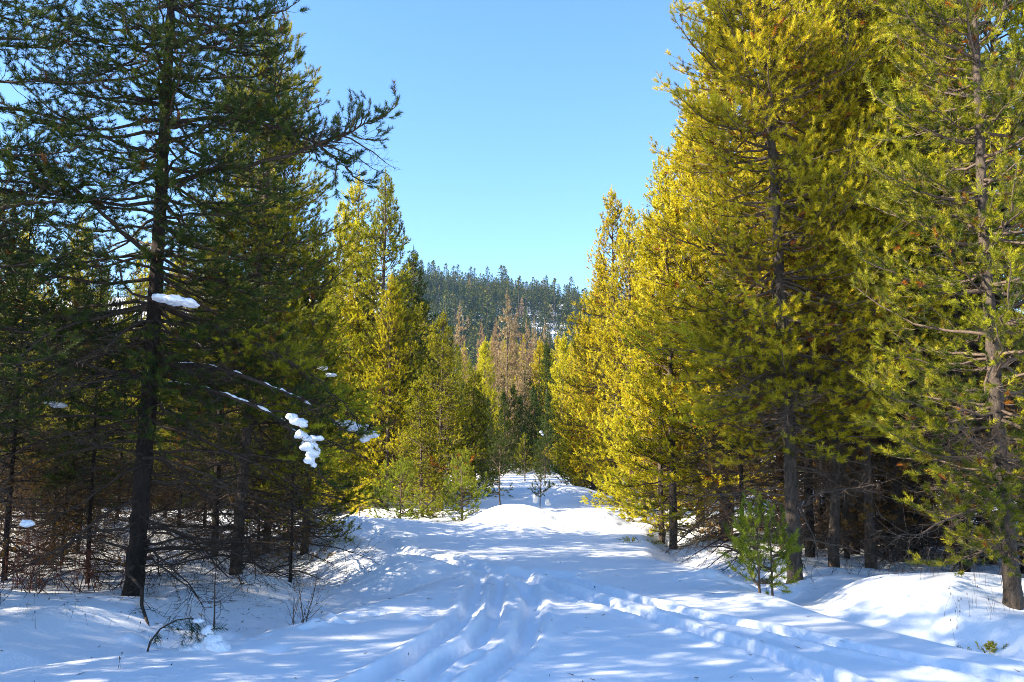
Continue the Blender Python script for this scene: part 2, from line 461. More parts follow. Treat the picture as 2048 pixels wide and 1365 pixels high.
LODS = {  # needles per shoot, needle length, needle width, shoot spacing, shoot length, twig sides
    'A': (52, 0.052, 0.0048, 0.095, 0.085, 4),
    'B': (22, 0.064, 0.0145, 0.125, 0.10, 3),
    'C': (13, 0.11, 0.036, 0.25, 0.20, 3),
}
def make_branch(rng, L, lod, bare=0.25, kind='pine', droop=0.0, dens=1.0, rust=0.03):
    nn, nl, nw, sp, sl_, k = LODS[lod]
    wood, nee = Geo(), Geo()
    n = 9
    t = np.linspace(0, 1, n)
    P = np.stack([L * t, np.cumsum(rng.normal(0, 0.018 * L, n)) , L * (-0.10 * np.sin(t * 2.2) + (0.20 - droop) * t ** 2.2)], -1)
    P[0] = 0
    P[1:, 2] += rng.normal(0, 0.012 * L, n - 1)
    r0 = 0.006 + 0.0085 * L
    R = r0 * (1 - t) ** 0.8 + 0.0022
    if lod != 'C' or L > 1.0:
        wood.add(*tube(P, R, k), smooth=True)
    SP, SD, SL, ST = [], [], [], []
    def pt(a):
        a = min(max(a, 0), 1) * (n - 1); i = min(int(a), n - 2); f = a - i
        p = P[i] * (1 - f) + P[i + 1] * f
        return p, norm(P[i + 1] - P[i])
    def shoot(p, d, l, inner):
        SP.append(p); SD.append(d); SL.append(l)
        tnt = 0.02 if rng.random() < rust else np.clip(rng.normal(0.74 - 0.6 * inner, 0.23), 0.07, 1)  # random tint, with shade painted in: shoots darken towards the bough's inside
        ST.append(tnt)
    spb = {'A': 0.095, 'B': 0.11, 'C': 0.20}[lod] / dens
    nb = max(3, int(L * (1 - bare * 0.6) / spb))
    for q in range(nb):
        a = bare * 0.6 + (1 - bare * 0.6) * (q + rng.uniform(0.1, 0.9)) / nb
        p, tg = pt(a)
        side = 1 if q % 2 else -1
        lb = min(0.95, (0.50 * L * (1 - a) ** 0.75 + 0.10)) * rng.uniform(0.55, 1.1)
        if a < bare: lb *= 0.55
        yaw = side * rng.uniform(0.6, 1.1)
        ph = rng.normal(0.18, 0.5)
        up = np.array((0, 0, 1.0)); sd_ = norm(np.cross(up, tg))
        d = norm(math.cos(yaw) * tg + math.sin(yaw) * sd_ + up * ph)
        m = max(3, int(lb / 0.12) + 2)
        tt = np.linspace(0, 1, m)
        B = p + lb * (tt[:, None] * d + (tt ** 2)[:, None] * (0.22 * tg + (0.16 - droop * 0.5) * up)) + np.concatenate([[[0, 0, 0]], rng.normal(0, 0.025 * lb, (m - 1, 3))])
        if lod != 'C':
            wood.add(*tube(B, np.linspace(0.0022 + 0.004 * lb, 0.0015, m) * (1.3 if lod == 'B' else 1), 3), smooth=True)
        ns = max(1, int(lb / sp))
        for j in range(ns):
            b = (j + 0.7) / ns
            if a < bare and rng.random() < 0.75: continue
            if b < 0.25 and rng.random() < 0.6: continue
            f = b * (m - 1); i = min(int(f), m - 2); f -= i
            q0 = B[i] * (1 - f) + B[i + 1] * f
            td = norm(B[i + 1] - B[i])
            lt = rng.uniform(0.03, 0.30) * min(1, lb * (1.1 - b) * 2.0)
            rd = norm(rng.normal(size=3)); rd[2] = abs(rd[2]) * 0.6
            sdir = norm(0.75 * td + (1 if j % 2 else -1) * 0.75 * norm(np.cross(up, td)) * rng.uniform(0.5, 1) + 0.45 * rd)
            if lt > 0.12:
                if lod == 'A':
                    wood.add(*tube(np.array([q0, q0 + sdir * lt]), np.array([0.002, 0.0015]), 3), smooth=True)
                shoot(q0 + sdir * lt * 0.35, norm(sdir + 0.5 * rd), sl_ * rng.uniform(0.6, 1.0), 1 - b)
                shoot(q0 + sdir * lt * 0.8, norm(sdir + 0.25 * up), sl_ * rng.uniform(0.8, 1.2), (1 - b) * 0.5)
            else:
                shoot(q0, sdir, sl_ * rng.uniform(0.7, 1.15), 1 - b)
        if a >= bare or rng.random() < 0.3:
            shoot(B[-1] - (B[-1] - B[-2]) * 0.3, norm(norm(B[-1] - B[-2]) + 0.35 * up), sl_ * rng.uniform(0.9, 1.35), 0)
    for a in np.arange(max(bare, 0.45), 1, sp / L * 0.8):
        p, tg = pt(a)
        shoot(p, norm(tg + rng.normal(0, 0.5, 3) + np.array((0, 0, 0.35))), sl_ * rng.uniform(0.7, 1.1), 1 - a)
    p, tg = pt(1)
    shoot(p - tg * 0.05, norm(tg + np.array((0, 0, 0.3))), sl_ * 1.3, 0)
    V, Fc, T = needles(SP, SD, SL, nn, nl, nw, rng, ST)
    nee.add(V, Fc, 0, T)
    if wood.n == 0: wood.add(*tube(P[:2] * 0.3, R[:2], 3), smooth=True)
    return wood, nee

def make_dead_branch(rng, L, k=4, twigs=1.0, droop=0.25, hang=0.0):
    g = Geo()
    n = 8
    t = np.linspace(0, 1, n)
    P = np.stack([L * t, np.cumsum(rng.normal(0, 0.035 * L, n)), L * (0.06 * t - droop * t ** 1.7) + np.cumsum(rng.normal(0, 0.012 * L, n))], -1); P[0] = 0
    g.add(*tube(P, (0.005 + 0.0075 * L) * (1 - t) ** 0.7 + 0.0018, k), smooth=True)
    def rec(p, d, l, lv):
        m = 4
        pts = [p]
        dd = d
        for i in range(m):
            dd = norm(dd + rng.normal(0, 0.26, 3) + np.array((0, 0, 0.05)))
            pts.append(pts[-1] + dd * l / m)
        pts = np.array(pts)
        g.add(*tube(pts, np.linspace(0.0013 + 0.004 * l, 0.0011, m + 1), 3), smooth=True)
        if lv > 0:
            for i in range(int(2 + 5 * l)):
                q = pts[rng.randint(1, m)]
                rec(q, norm(dd + rng.normal(0, 0.75, 3)), l * rng.uniform(0.3, 0.6), lv - 1)
    for q in range(int(12 * L * twigs) + 3):
        a = rng.uniform(0.15, 1) * (n - 1); i = min(int(a), n - 2); f = a - i
        p = P[i] * (1 - f) + P[i + 1] * f; tg = norm(P[i + 1] - P[i])
        sd_ = norm(np.cross((0, 0, 1.0), tg)) * (1 if q % 2 else -1)
        rec(p, norm(0.6 * tg + sd_ * rng.uniform(0.4, 1) + np.array((0, 0, rng.normal(0, 0.35)))), rng.uniform(0.12, 0.5) * min(1, L), 1)
    return g

LENS = [0.32, 0.6, 1.0, 1.5, 2.1]
def library(lod, seed, variants=2, bare=(0.0, 0.08, 0.22, 0.32, 0.4), **kw):
    rng = np.random.RandomState(seed)
    return {i: [make_branch(rng, L, lod, bare=bare[i], **kw) for v in range(variants)] for i, L in enumerate(LENS)}
LIB_A = library('A', 1, 3, bare=(0.0, 0.04, 0.12, 0.2, 0.26), dens=1.1)
LIB_AS = library('A', 7, 2, bare=(0.0, 0.1, 0.28, 0.36, 0.42), droop=0.10, dens=1.05)      # sparser, drooping
LIB_B = library('B', 2, 3)
LIB_C = library('C', 3, 2)
rngd = np.random.RandomState(44)
DEADS = [make_dead_branch(rngd, L, droop=dr, twigs=1.3) for L, dr in ((0.5, 0.1), (0.8, 0.2), (1.2, 0.3), (1.6, 0.35), (2.1, 0.42), (1.3, 0.05))]

_mc = {}
def live_meshes(lib, i, v, wm, nm):
    key = (id(lib), i, v, wm.name, nm.name)
    if key not in _mc:
        w, n = lib[i][v]
        _mc[key] = (w.mesh('branch_wood', [wm]), n.mesh('branch_needles', [nm]))
    return _mc[key]
def dead_mesh(i, wm):
    key = ('dead', i, wm.name)
    if key not in _mc: _mc[key] = DEADS[i].mesh('dead_branch', [wm])
    return _mc[key]

def trunk_pts(rng, H, lean=(0, 0), wob=0.02, step=0.35):
    n = max(5, int(H / step))
    t = np.linspace(0, 1, n)
    wx = np.interp(t, np.linspace(0, 1, 6), np.concatenate([[0], np.cumsum(rng.normal(0, wob * H * 0.25, 5))]))
    wy = np.interp(t, np.linspace(0, 1, 6), np.concatenate([[0], np.cumsum(rng.normal(0, wob * H * 0.25, 5))]))
    return np.stack([lean[0] * t * H + wx, lean[1] * t * H + wy, H * t - 0.25 * (1 - t)], -1), t

def trunk_geo(rng, H, r, lean=(0, 0), k=10, step=0.35, wob=0.012, knots=True):
    P, t = trunk_pts(rng, H, lean, wob, step)
    z = P[:, 2]
    R = r * (1 - t) ** 0.95 * 0.92 + r * 0.20 * np.exp(-np.maximum(z, 0) / 0.10) + 0.006
    V, Fc = tube(P, R, k)
    if knots:
        n = len(P)
        V = V.reshape(n, k, 3)
        jit = 1 + 0.10 * rng.normal(size=(n, k, 1)).clip(-1.5, 1.5) * min(1.0, 0.35 / step)
        V = P[:, None, :] + (V - P[:, None, :]) * jit
        V = V.reshape(-1, 3)
    g = Geo(); g.add(V, Fc, smooth=True)
    return g, P, t

def branch_plan(rng, P, t, H, zb, rmax, shape=0.8, whorl=0.26, per=5, low_in=-0.15, top_in=0.85, irregular=0.25):
    """list of (origin, azimuth, pitch, length) up the crown"""
    out = []
    z = zb
    while z < H - 0.12:
        s = (z - zb) / (H - zb)
        prof = (1 - s) ** shape * (0.55 + 0.45 * min(1, s / 0.12))
        for q in range(max(3, int(per * (1 - 0.3 * s)))):
            zz = z + rng.uniform(-0.12, 0.12) if s < 0.95 else z
            a = rng.uniform(0, 2 * PI)
            L = rmax * prof * rng.uniform(1 - irregular * 1.6, 1 + irregular) + 0.07 + 0.09 * (1 - s)
            pitch = low_in + (top_in - low_in) * s ** 1.1 + rng.normal(0, 0.24)
            o = np.array([np.interp(zz, P[:, 2], P[:, i]) for i in range(2)] + [zz])
            out.append((o, a, pitch, L))
        z += whorl * rng.uniform(0.75, 1.25) * (1 - 0.35 * s)
    return out

def pick(L):
    return int(np.argmin([abs(math.log(L / l)) for l in LENS]))

def bmat(o, a, pitch, s, roll=0.0):
    return Matrix.Translation(Vector(o)) @ Euler((0, 0, a)).to_matrix().to_4x4() @ Euler((roll, -pitch, 0)).to_matrix().to_4x4() @ Matrix.Scale(s, 4)

def place_branch(root, lib, o, a, pitch, L, rng, wm, nm):
    i = pick(L); v = rng.randint(len(lib[i]))
    w, n = live_meshes(lib, i, v, wm, nm)
    b = link('branch', w, root); b.matrix_basis = bmat(o, a, pitch, L / LENS[i], rng.normal(0, 0.2))
    link('needles', n, b)
    return b

def hero_tree(name, x, y, H, r, zb, rmax, label, cat='pine tree', lib=None, wm=None, bm=None, nm=None, lean=(0, 0), seed=1, zdead=0.6, ndead=26, dead_len=(0.8, 1.9), skip=None, sides=16, zvis=None, group=None, **plan):
    rng = np.random.RandomState(seed)
    lib = lib or LIB_A; nm = nm or N_LIT; bm = bm or BARK_L; wm = wm or TWIG
    root = empty(name, (x, y, gh(x, y)))
    tag(root, label, cat, group)
    g, P, t = trunk_geo(rng, H, r, lean, k=sides, step=0.09)
    link('trunk', g.mesh('trunk', [bm]), root)
    for (o, a, pitch, L) in branch_plan(rng, P, t, H, zb, rmax, **plan):
        if skip and skip(o, a, L): continue
        if zvis and o[2] > zvis and rng.random() < 0.35: continue
        place_branch(root, lib, o, a, pitch, L, rng, wm, nm)
    for q in range(ndead):
        zz = rng.uniform(zdead, zb + 1.2)
        L = rng.uniform(*dead_len)
        i = int(np.argmin([abs(L - l) for l in (0.5, 0.8, 1.2, 1.6, 2.1)]))
        if i == 2 and rng.random() < 0.5: i = 5
        b = link('dead_branch', dead_mesh(i, wm), root)
        o = [np.interp(zz, P[:, 2], P[:, 0]), np.interp(zz, P[:, 2], P[:, 1]), zz]
        b.matrix_basis = bmat(o, rng.uniform(0, 2 * PI), rng.normal(0.0, 0.15), rng.uniform(0.85, 1.15), rng.uniform(-0.6, 0.6))
    return root, P

# archetypes whose crown is one mesh, shared by their copies
def crown_tree(seed, H, r, zb, rmax, lod, wm, bm, nm, ndead=12, dead_len=(0.5, 1.4), k=8, leader=True, step=0.4, dz=0.4, brown=0, dtop=None, thin=1.0, **plan):
    rng = np.random.RandomState(seed)
    lib = {'A': LIB_A, 'B': LIB_B, 'C': LIB_C}[lod]
    tg, P, t = trunk_geo(rng, H, r, k=k, step=step)
    crown = Geo()
    cache = {}
    for (o, a, pitch, L) in branch_plan(rng, P, t, H, zb, rmax, **plan):
        i = pick(L); v = rng.randint(len(lib[i]))
        if (i, v) not in cache:
            w, n = lib[i][v]
            ga = w.arrays(); gb = n.arrays()
            if thin < 1:
                q = np.repeat(rng.rand(len(gb[1]) // 13 + 1) < thin, 13)[:len(gb[1])]; nq = int(q.sum())
                gb = (gb[0].reshape(-1, 3, 3)[q].reshape(-1, 3), np.arange(nq * 3).reshape(-1, 3), gb[2][q], gb[3].reshape(-1, 3)[q].ravel(), gb[4][q])
            cache[(i, v)] = (ga, (gb[0], gb[1], gb[2] + 1, gb[3], gb[4]))
        m = np.array(bmat(o, a, pitch, L / LENS[i], rng.normal(0, 0.2)))
        dt = rng.normal(0, 0.05)
        if lod != 'C' or L > 1.2: crown.addgeo(cache[(i, v)][0], m)
        crown.addgeo(cache[(i, v)][1], m, dt)
    if leader:
        nn, nl, nw, sp, sl_, kk = LODS[lod]
        top = P[-1]
        pp = np.array([top + np.array((0, 0, -0.5 + 0.12 * i)) for i in range(6)])
        V, Fc, T = needles(pp, np.tile((0, 0, 1.0), (6, 1)), np.full(6, 0.14), nn, nl, nw, rng, np.full(6, 0.6))
        crown.add(V, Fc, 1, T)
    dead = None
    if ndead:
        dead = Geo()
        for q in range(ndead):
            zz = rng.uniform(dz, dtop or zb + 0.8); L = rng.uniform(*dead_len)
            i = int(np.argmin([abs(L - l) for l in (0.5, 0.8, 1.2, 1.6, 2.1)]))
            o = [np.interp(zz, P[:, 2], P[:, 0]), np.interp(zz, P[:, 2], P[:, 1]), zz]
            dead.addgeo(DEADS[i].arrays(), np.array(bmat(o, rng.uniform(0, 2 * PI), rng.normal(0, 0.2), rng.uniform(0.8, 1.1), rng.uniform(-.6, .6))))
        for q in range(brown):
            zz = rng.uniform(dz + 0.5, zb + 1.0); i = rng.choice((1, 2, 3)); w, nn_ = lib[i][rng.randint(len(lib[i]))]
            V, Fc, M, Tt, sm = nn_.arrays()
            keep = np.repeat(rng.rand(len(Fc) // 44 + 1) < 0.35, 44)[:len(Fc)]
            V = V.reshape(-1, 3, 3)[keep].reshape(-1, 3); Tt = Tt.reshape(-1, 3)[keep].ravel(); nF = len(V) // 3
            o = [np.interp(zz, P[:, 2], P[:, 0]), np.interp(zz, P[:, 2], P[:, 1]), zz]
            dead.addgeo((V, np.arange(nF * 3).reshape(-1, 3), np.ones(nF, int), Tt, np.zeros(nF, bool)), np.array(bmat(o, rng.uniform(0, 2 * PI), rng.normal(-0.1, 0.25), rng.uniform(0.7, 1.0))))
    return dict(trunk=tg.mesh('trunk', [bm]), crown=crown.mesh('crown', [wm, nm]), dead=dead.mesh('dead_limbs', [wm, N_BROWN]) if dead else None, H=H)

def put(arch, name, x, y, H, label, group=None, cat='pine tree', rz=None, seed=0, z=None, wide=1.0, tilt=(0, 0), nm=None, bm=None):
    rng = random.Random(seed * 7919 + int(x * 131) + int(y * 17))
    root = empty(name, (x, y, (gh(x, y) - 0.03) if z is None else z))
    s = H / arch['H']
    root.scale = (s * wide, s * wide, s)
    root.rotation_euler = (tilt[0] + rng.gauss(0, 0.012), tilt[1] + rng.gauss(0, 0.012), rng.uniform(0, 2 * PI) if rz is None else rz)
    tag(root, label, cat, group)
    tr_ = link('trunk', arch['trunk'], root)
    if bm: tr_.material_slots[0].link = 'OBJECT'; tr_.material_slots[0].material = bm
    cr_ = link('crown', arch['crown'], root)
    if nm: cr_.material_slots[1].link = 'OBJECT'; cr_.material_slots[1].material = nm
    if arch.get('dead'):
        d = link('dead_twigs', arch['dead'], root); d['kind'] = 'stuff'
    return root

# ================================================================== TREES
def G(px, py):
    return ground(px, py)

# ---- the big ones near the camera, every limb a part of its own
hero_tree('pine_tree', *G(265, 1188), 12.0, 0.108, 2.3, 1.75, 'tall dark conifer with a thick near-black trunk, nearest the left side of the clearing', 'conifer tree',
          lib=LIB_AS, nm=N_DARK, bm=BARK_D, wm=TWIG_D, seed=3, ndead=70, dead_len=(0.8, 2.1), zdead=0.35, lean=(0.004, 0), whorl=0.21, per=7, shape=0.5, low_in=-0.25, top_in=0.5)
hero_tree('pine_tree', *G(470, 1140), 8.0, 0.085, 1.9, 1.5, 'scaly leaning conifer just behind and right of the thick near-black trunk', 'conifer tree',
          lib=LIB_A, nm=N_MID, bm=BARK_L, wm=TWIG_D, seed=4, ndead=64, dead_len=(0.6, 1.6), zdead=0.2, lean=(0.045, 0), whorl=0.23, per=6, shape=0.55, low_in=-0.3, top_in=0.6)
hero_tree('pine_tree', *G(2030, 1235), 9.5, 0.082, 0.7, 1.35, 'bright green pine with scaly trunk in the snow bank at the right edge', lib=LIB_A,
          nm=N_GREEN, bm=BARK_L, wm=TWIG, seed=5, ndead=20, dead_len=(0.6, 1.3), zdead=0.5, lean=(-0.012, 0), whorl=0.25, per=6, shape=0.35, low_in=-0.05, top_in=0.6)
hero_tree('pine_tree', *G(1590, 1143), 12.5, 0.102, 2.0, 1.75, 'tallest sunlit golden pine on the right, its straight trunk rising behind the two green saplings', lib=LIB_A,
          nm=N_LIT, bm=BARK_L, wm=TWIG, seed=16, ndead=40, dead_len=(0.6, 1.6), zdead=0.5, lean=(-0.006, 0.004), whorl=0.18, per=7, shape=0.42, low_in=-0.25, top_in=0.7)
hero_tree('pine_tree', -6.4, 8.7, 11.0, 0.12, 2.0, 2.3, 'dark pine at the left edge whose bare limbs and sprays reach in from the side', 'conifer tree',
          lib=LIB_AS, nm=N_DARK, bm=BARK_D, wm=TWIG_D, seed=8, ndead=44, dead_len=(0.8, 2.1), zdead=0.6, whorl=0.26, per=6, shape=0.45, low_in=-0.15, top_in=0.5)

# ---- archetypes
AR = dict(
 full=crown_tree(21, 9.0, 0.10, 0.5, 1.6, 'B', TWIG, BARK_L, N_LIT, ndead=10, whorl=0.22, per=6, shape=0.74, low_in=-0.05),
 full2=crown_tree(22, 10.0, 0.11, 1.2, 1.85, 'B', TWIG, BARK_L, N_LIT, ndead=16, dead_len=(0.5, 1.6), whorl=0.24, per=6, shape=0.7, low_in=-0.1),
 tall=crown_tree(23, 12.0, 0.085, 4.2, 1.3, 'B', TWIG, BARK_L, N_LIT, ndead=60, whorl=0.28, per=5, shape=0.5, low_in=-0.1, step=0.3, brown=40),
 bush=crown_tree(24, 5.5, 0.06, 0.15, 1.3, 'B', TWIG, BARK_L, N_LIT, ndead=0, whorl=0.19, per=6, shape=0.75, low_in=-0.05),
 airy=crown_tree(25, 10.0, 0.09, 2.6, 1.15, 'B', TWIG, BARK_L, N_LIT, ndead=30, whorl=0.30, per=5, shape=0.6, low_in=-0.1, irregular=0.35),
 tangle=crown_tree(27, 8.0, 0.055, 2.6, 1.25, 'B', TWIG_D, BARK_D, N_DARK, ndead=80, dead_len=(0.6, 1.9), whorl=0.26, per=5, shape=0.6, low_in=-0.2, brown=34, dz=0.15),
 sap=crown_tree(26, 1.9, 0.022, 0.2, 0.62, 'B', TWIG, TWIG, N_LIT, ndead=0, whorl=0.16, per=5, shape=0.8, step=0.15, low_in=0.1),
 f1=crown_tree(31, 12.0, 0.12, 1.0, 1.8, 'C', TWIG, BARK_L, N_LIT, ndead=0, whorl=0.30, per=6, shape=0.85, k=6, step=0.8),
 f2=crown_tree(32, 12.0, 0.12, 2.5, 1.5, 'C', TWIG, BARK_L, N_LIT, ndead=0, whorl=0.32, per=6, shape=0.75, k=6, step=0.8),
 f3=crown_tree(33, 9.0, 0.10, 0.5, 1.9, 'C', TWIG, BARK_L, N_LIT, ndead=0, whorl=0.30, per=6, shape=0.9, k=6, step=0.8),
 fd=crown_tree(34, 12.0, 0.12, 1.0, 1.9, 'C', TWIG, BARK_L, N_DEAD, ndead=46, dead_len=(0.5, 0.95), dtop=9.5, whorl=0.30, per=5, shape=1.0, top_in=0.5, k=6, step=0.6, thin=0.8),
)
def top_h(D, top):
    return (900 - top) / 1750 * D + EYE
def T(ar, px, D, top, label, group=None, seed=0, nm=None, bm=None, cat='pine tree', name='pine_tree', wide=1.0, **k):
    return put(AR[ar], name, xat(px, D), D, top_h(D, top), label, group, cat, seed=seed, nm=nm, bm=bm, wide=wide, **k)

# ---- right row, running away from the camera
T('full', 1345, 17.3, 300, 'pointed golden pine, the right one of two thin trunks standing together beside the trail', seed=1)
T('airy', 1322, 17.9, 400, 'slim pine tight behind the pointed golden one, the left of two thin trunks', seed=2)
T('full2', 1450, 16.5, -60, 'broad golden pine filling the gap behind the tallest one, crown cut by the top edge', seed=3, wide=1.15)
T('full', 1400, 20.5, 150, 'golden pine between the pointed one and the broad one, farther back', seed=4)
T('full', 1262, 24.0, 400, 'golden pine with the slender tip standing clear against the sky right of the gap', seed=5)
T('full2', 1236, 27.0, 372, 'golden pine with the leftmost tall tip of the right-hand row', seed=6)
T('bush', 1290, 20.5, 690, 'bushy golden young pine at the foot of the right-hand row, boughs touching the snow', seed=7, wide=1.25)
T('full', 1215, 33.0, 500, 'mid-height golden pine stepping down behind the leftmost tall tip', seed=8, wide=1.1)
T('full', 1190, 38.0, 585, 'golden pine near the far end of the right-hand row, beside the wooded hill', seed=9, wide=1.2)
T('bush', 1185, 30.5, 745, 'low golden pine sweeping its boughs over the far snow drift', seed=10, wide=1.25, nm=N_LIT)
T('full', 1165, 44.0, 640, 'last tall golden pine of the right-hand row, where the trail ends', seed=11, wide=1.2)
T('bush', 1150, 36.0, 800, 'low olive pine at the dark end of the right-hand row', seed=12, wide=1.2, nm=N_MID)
for i, (px, D, top) in enumerate([(1520, 19, -20), (1590, 22, 20), (1650, 18, -100), (1700, 21, 30), (1770, 17, -60), (1850, 16, -80), (1930, 20, -40), (2010, 15, -200), (2100, 13, -200), (1330, 28, 300), (1300, 33, 430), (1400, 29, 250), (1480, 27, 150)]):
    T(('tall', 'full2', 'airy')[i % 3] if px < 1560 else ('tall', 'airy')[i % 2], px, D, top, 'sunlit pine in the thick of the right-hand stand, crown merging with its neighbours', 'pines in the right-hand stand', seed=40 + i)
for i, (px, py, H, lab) in enumerate([
    (1620, 1108, 11, 'thin dark trunk just right of the tallest golden pine'),
    (1666, 1128, 11, 'slender leaning pine second right of the tallest golden pine'),
    (1710, 1104, 12, 'straight thin pine between the slender leaning one and the stouter one'),
    (1741, 1128, 12, 'stouter straight pine mid-row among trunks behind the white bank'),
    (1803, 1112, 11, 'lone thin pine in the gap right of the stouter straight trunk'),
    (1928, 1150, 10, 'dark-trunked pine behind the snow bank, first left of the scaly trunk at the edge'),
    (1860, 1085, 11, 'thin pine deep behind the snow bank, between the lone thin one and the dark-trunked one')]):
    x, y = G(px, py)
    put(AR['tall'], 'pine_tree', x, y, H, lab, seed=60 + i, bm=BARK_D if i in (0, 5) else None, tilt=(0, -0.05 if i == 1 else 0))

for i, (px, D, H) in enumerate([(1640, 15.2, 11), (1688, 13.6, 10), (1725, 16.0, 11), (1768, 14.2, 11), (1832, 15.6, 11), (1890, 14.6, 11), (1960, 13.4, 10), (1560, 15.4, 10), (1780, 18.0, 12)]):
    put(AR['tall'], 'pine_tree', xat(px, D), D, H, 'very thin pine pole in the shade behind the right-hand snow bank', 'thin pine poles behind the right-hand bank', seed=660 + i, wide=0.62, bm=BARK_D if i % 3 == 0 else None, nm=(N_MID, N_LIT)[i % 2])

# ---- left row
T('full2', 535, 15.4, 125, 'olive pine with a sunlit pointed top rising above the dark conifer boughs on the left', seed=101, nm=N_MID, wide=0.75)
T('full', 712, 27.0, 325, 'slim golden pine, left one of the pair of tall tips left of the gap', seed=102, wide=1.15)
T('full', 758, 26.0, 333, 'slim green pine, right one of the pair of tall tips left of the gap', seed=103, nm=N_MID, wide=1.15)
T('airy', 662, 30.0, 395, 'sparse pale pine tip showing just left of the pair of tall tips', seed=104, wide=0.6)
T('full', 770, 25.2, 545, 'shorter golden pine in front of the pair of tall tips', seed=105, nm=N_LIT)
T('full', 822, 31.0, 492, 'dark olive pine with feathery top just right of the pair of tall tips', seed=106, nm=N_DARK, wide=1.15)
T('full', 882, 23.5, 625, 'rounded olive pine at the right end of the left-hand row, above the young trees', seed=107, nm=N_MID, wide=1.25)
T('bush', 845, 21.5, 760, 'low olive pine tucked under the rounded one, thin stems showing below', seed=108, nm=N_MID, wide=1.1)
T('bush', 945, 30.0, 740, 'low olive pine leaning over the trail beyond the young green trees', seed=109, nm=N_MID, wide=1.1)
T('full', 612, 15.2, 420, 'olive pine behind the snow-laden drooping boughs, reaching over the clearing', seed=110, nm=N_MID, wide=1.1)
T('full', 690, 26.0, 560, 'golden-olive pine behind the snow-laden drooping boughs, nearer the young trees', seed=111, nm=N_LIT)
T('full2', 476, 15.0, 60, 'tall dark pine rising between the thick dark trunk and the sunlit pointed top', seed=112, nm=N_DARK, wide=0.85)
T('tall', 434, 14.4, 100, 'dark straight trunk just left of the scaly leaning conifer', seed=113, bm=BARK_D, nm=N_DARK)
T('full', 420, 28.0, 440, 'golden pine glowing through the boughs behind the thick dark trunk', seed=114)
T('full', 130, 27.0, 420, 'golden pine glowing through bare limbs at the far left', seed=115)
T('full', 250, 27.0, 470, 'golden pine seen through the limbs just left of the thick dark trunk', seed=116)
for i, (px, D, top) in enumerate([(20, 26, 430), (-60, 27, 350), (60, 30, 560), (190, 29, 520), (330, 30, 500), (380, 36, 560), (250, 34, 600), (120, 38, 560), (0, 36, 500), (330, 33, 540), (520, 26, 420), (590, 31, 500), (640, 37, 560), (460, 35, 540), (720, 40, 600), (800, 42, 640), (860, 45, 650), (900, 52, 660)]):
    T(('full', 'full2', 'airy')[i % 3], px, D, top, 'pine in the thick of the left-hand stand, seen through nearer boughs', 'pines in the left-hand stand', seed=140 + i, nm=N_MID if i % 2 else N_LIT)

# stand to the left of the frame: it shades the clearing
rs = random.Random(77)
SHADE = [(-8.6, 4.6), (-11.2, 10.6), (-8.9, 1.2), (-12.4, 3.0), (-13.0, 7.6), (-16.5, 8.8), (-15.4, 5.4), (-17.5, 2.2), (-12.8, -1.0), (-18.8, 7.4), (-16.2, -2.0), (-20.5, 4.4), (-7.6, 5.6), (-11.0, 8.6), (-9.5, 3.2), (-12.2, 5.6), (-24, 5)]
for i, (x, y) in enumerate(SHADE):
    put(AR[('full2', 'airy', 'full', 'airy')[i % 4]], 'pine_tree', x, y, rs.uniform(8.5, 12.0), 'dark pine standing in the stand beyond the left edge of the view', 'pines beyond the left edge', seed=200 + i, nm=N_MID)

for i, (px, D, H) in enumerate([(20, 11.5, 5.2), (110, 12.8, 4.6), (185, 11.4, 4.2), (585, 12.6, 3.6), (-40, 13.0, 6)]):
    x = xat(px, D)
    put(AR['tangle'], 'pine_tree', x, D, H, ('spindly dead-twigged pine near the left edge, under the reaching bare limbs', 'second spindly dead-twigged pine from the left edge, behind the brown brush', 'third spindly dead-twigged pine from the left edge', 'short twiggy pine right of the scaly leaning conifer, under the snow clumps', 'twiggy pine cut by the left edge of the view')[i], 'spindly pines of the left-hand thicket', seed=170 + i, nm=(N_DARK, N_MID)[i % 2])
for i, (px, D, H) in enumerate([(20, 14.5, 2.6), (95, 16.0, 2.8), (160, 14.0, 2.3), (235, 15.6, 2.7), (300, 16.8, 2.8), (360, 15.2, 2.4), (410, 17.4, 2.8), (470, 16.2, 2.5), (520, 15.0, 2.1), (570, 16.8, 2.2), (-40, 16.5, 2.8), (200, 17.8, 3.0), (70, 18.2, 3.0), (330, 18.6, 3.0), (130, 12.6, 2.0)]):
    put(AR['tangle'], 'dead_shrub', xat(px, D), D, H, 'low twiggy half-dead conifer in the undergrowth behind the left-hand trunks', 'low half-dead conifers behind the left-hand trunks', seed=500 + i, nm=(N_DARK, N_MID)[i % 2], wide=1.9, cat='shrub')
for i, (px, D, H) in enumerate([(1480, 13.6, 5.5), (1640, 15.5, 9), (1690, 16.5, 10), (1770, 15.0, 9), (1830, 14.0, 8), (1900, 14.5, 9), (1980, 13.0, 9), (2040, 12, 9), (1560, 16.0, 9), (1720, 19.0, 10), (1860, 18.0, 10)]):
    put(AR['tangle'], 'pine_tree', xat(px, D), D, H, 'dark spindly pine full of dead twigs and brown needles in the shaded right-hand thicket', 'spindly pines of the right-hand thicket', seed=190 + i, nm=(N_DARK, N_MID)[i % 2])

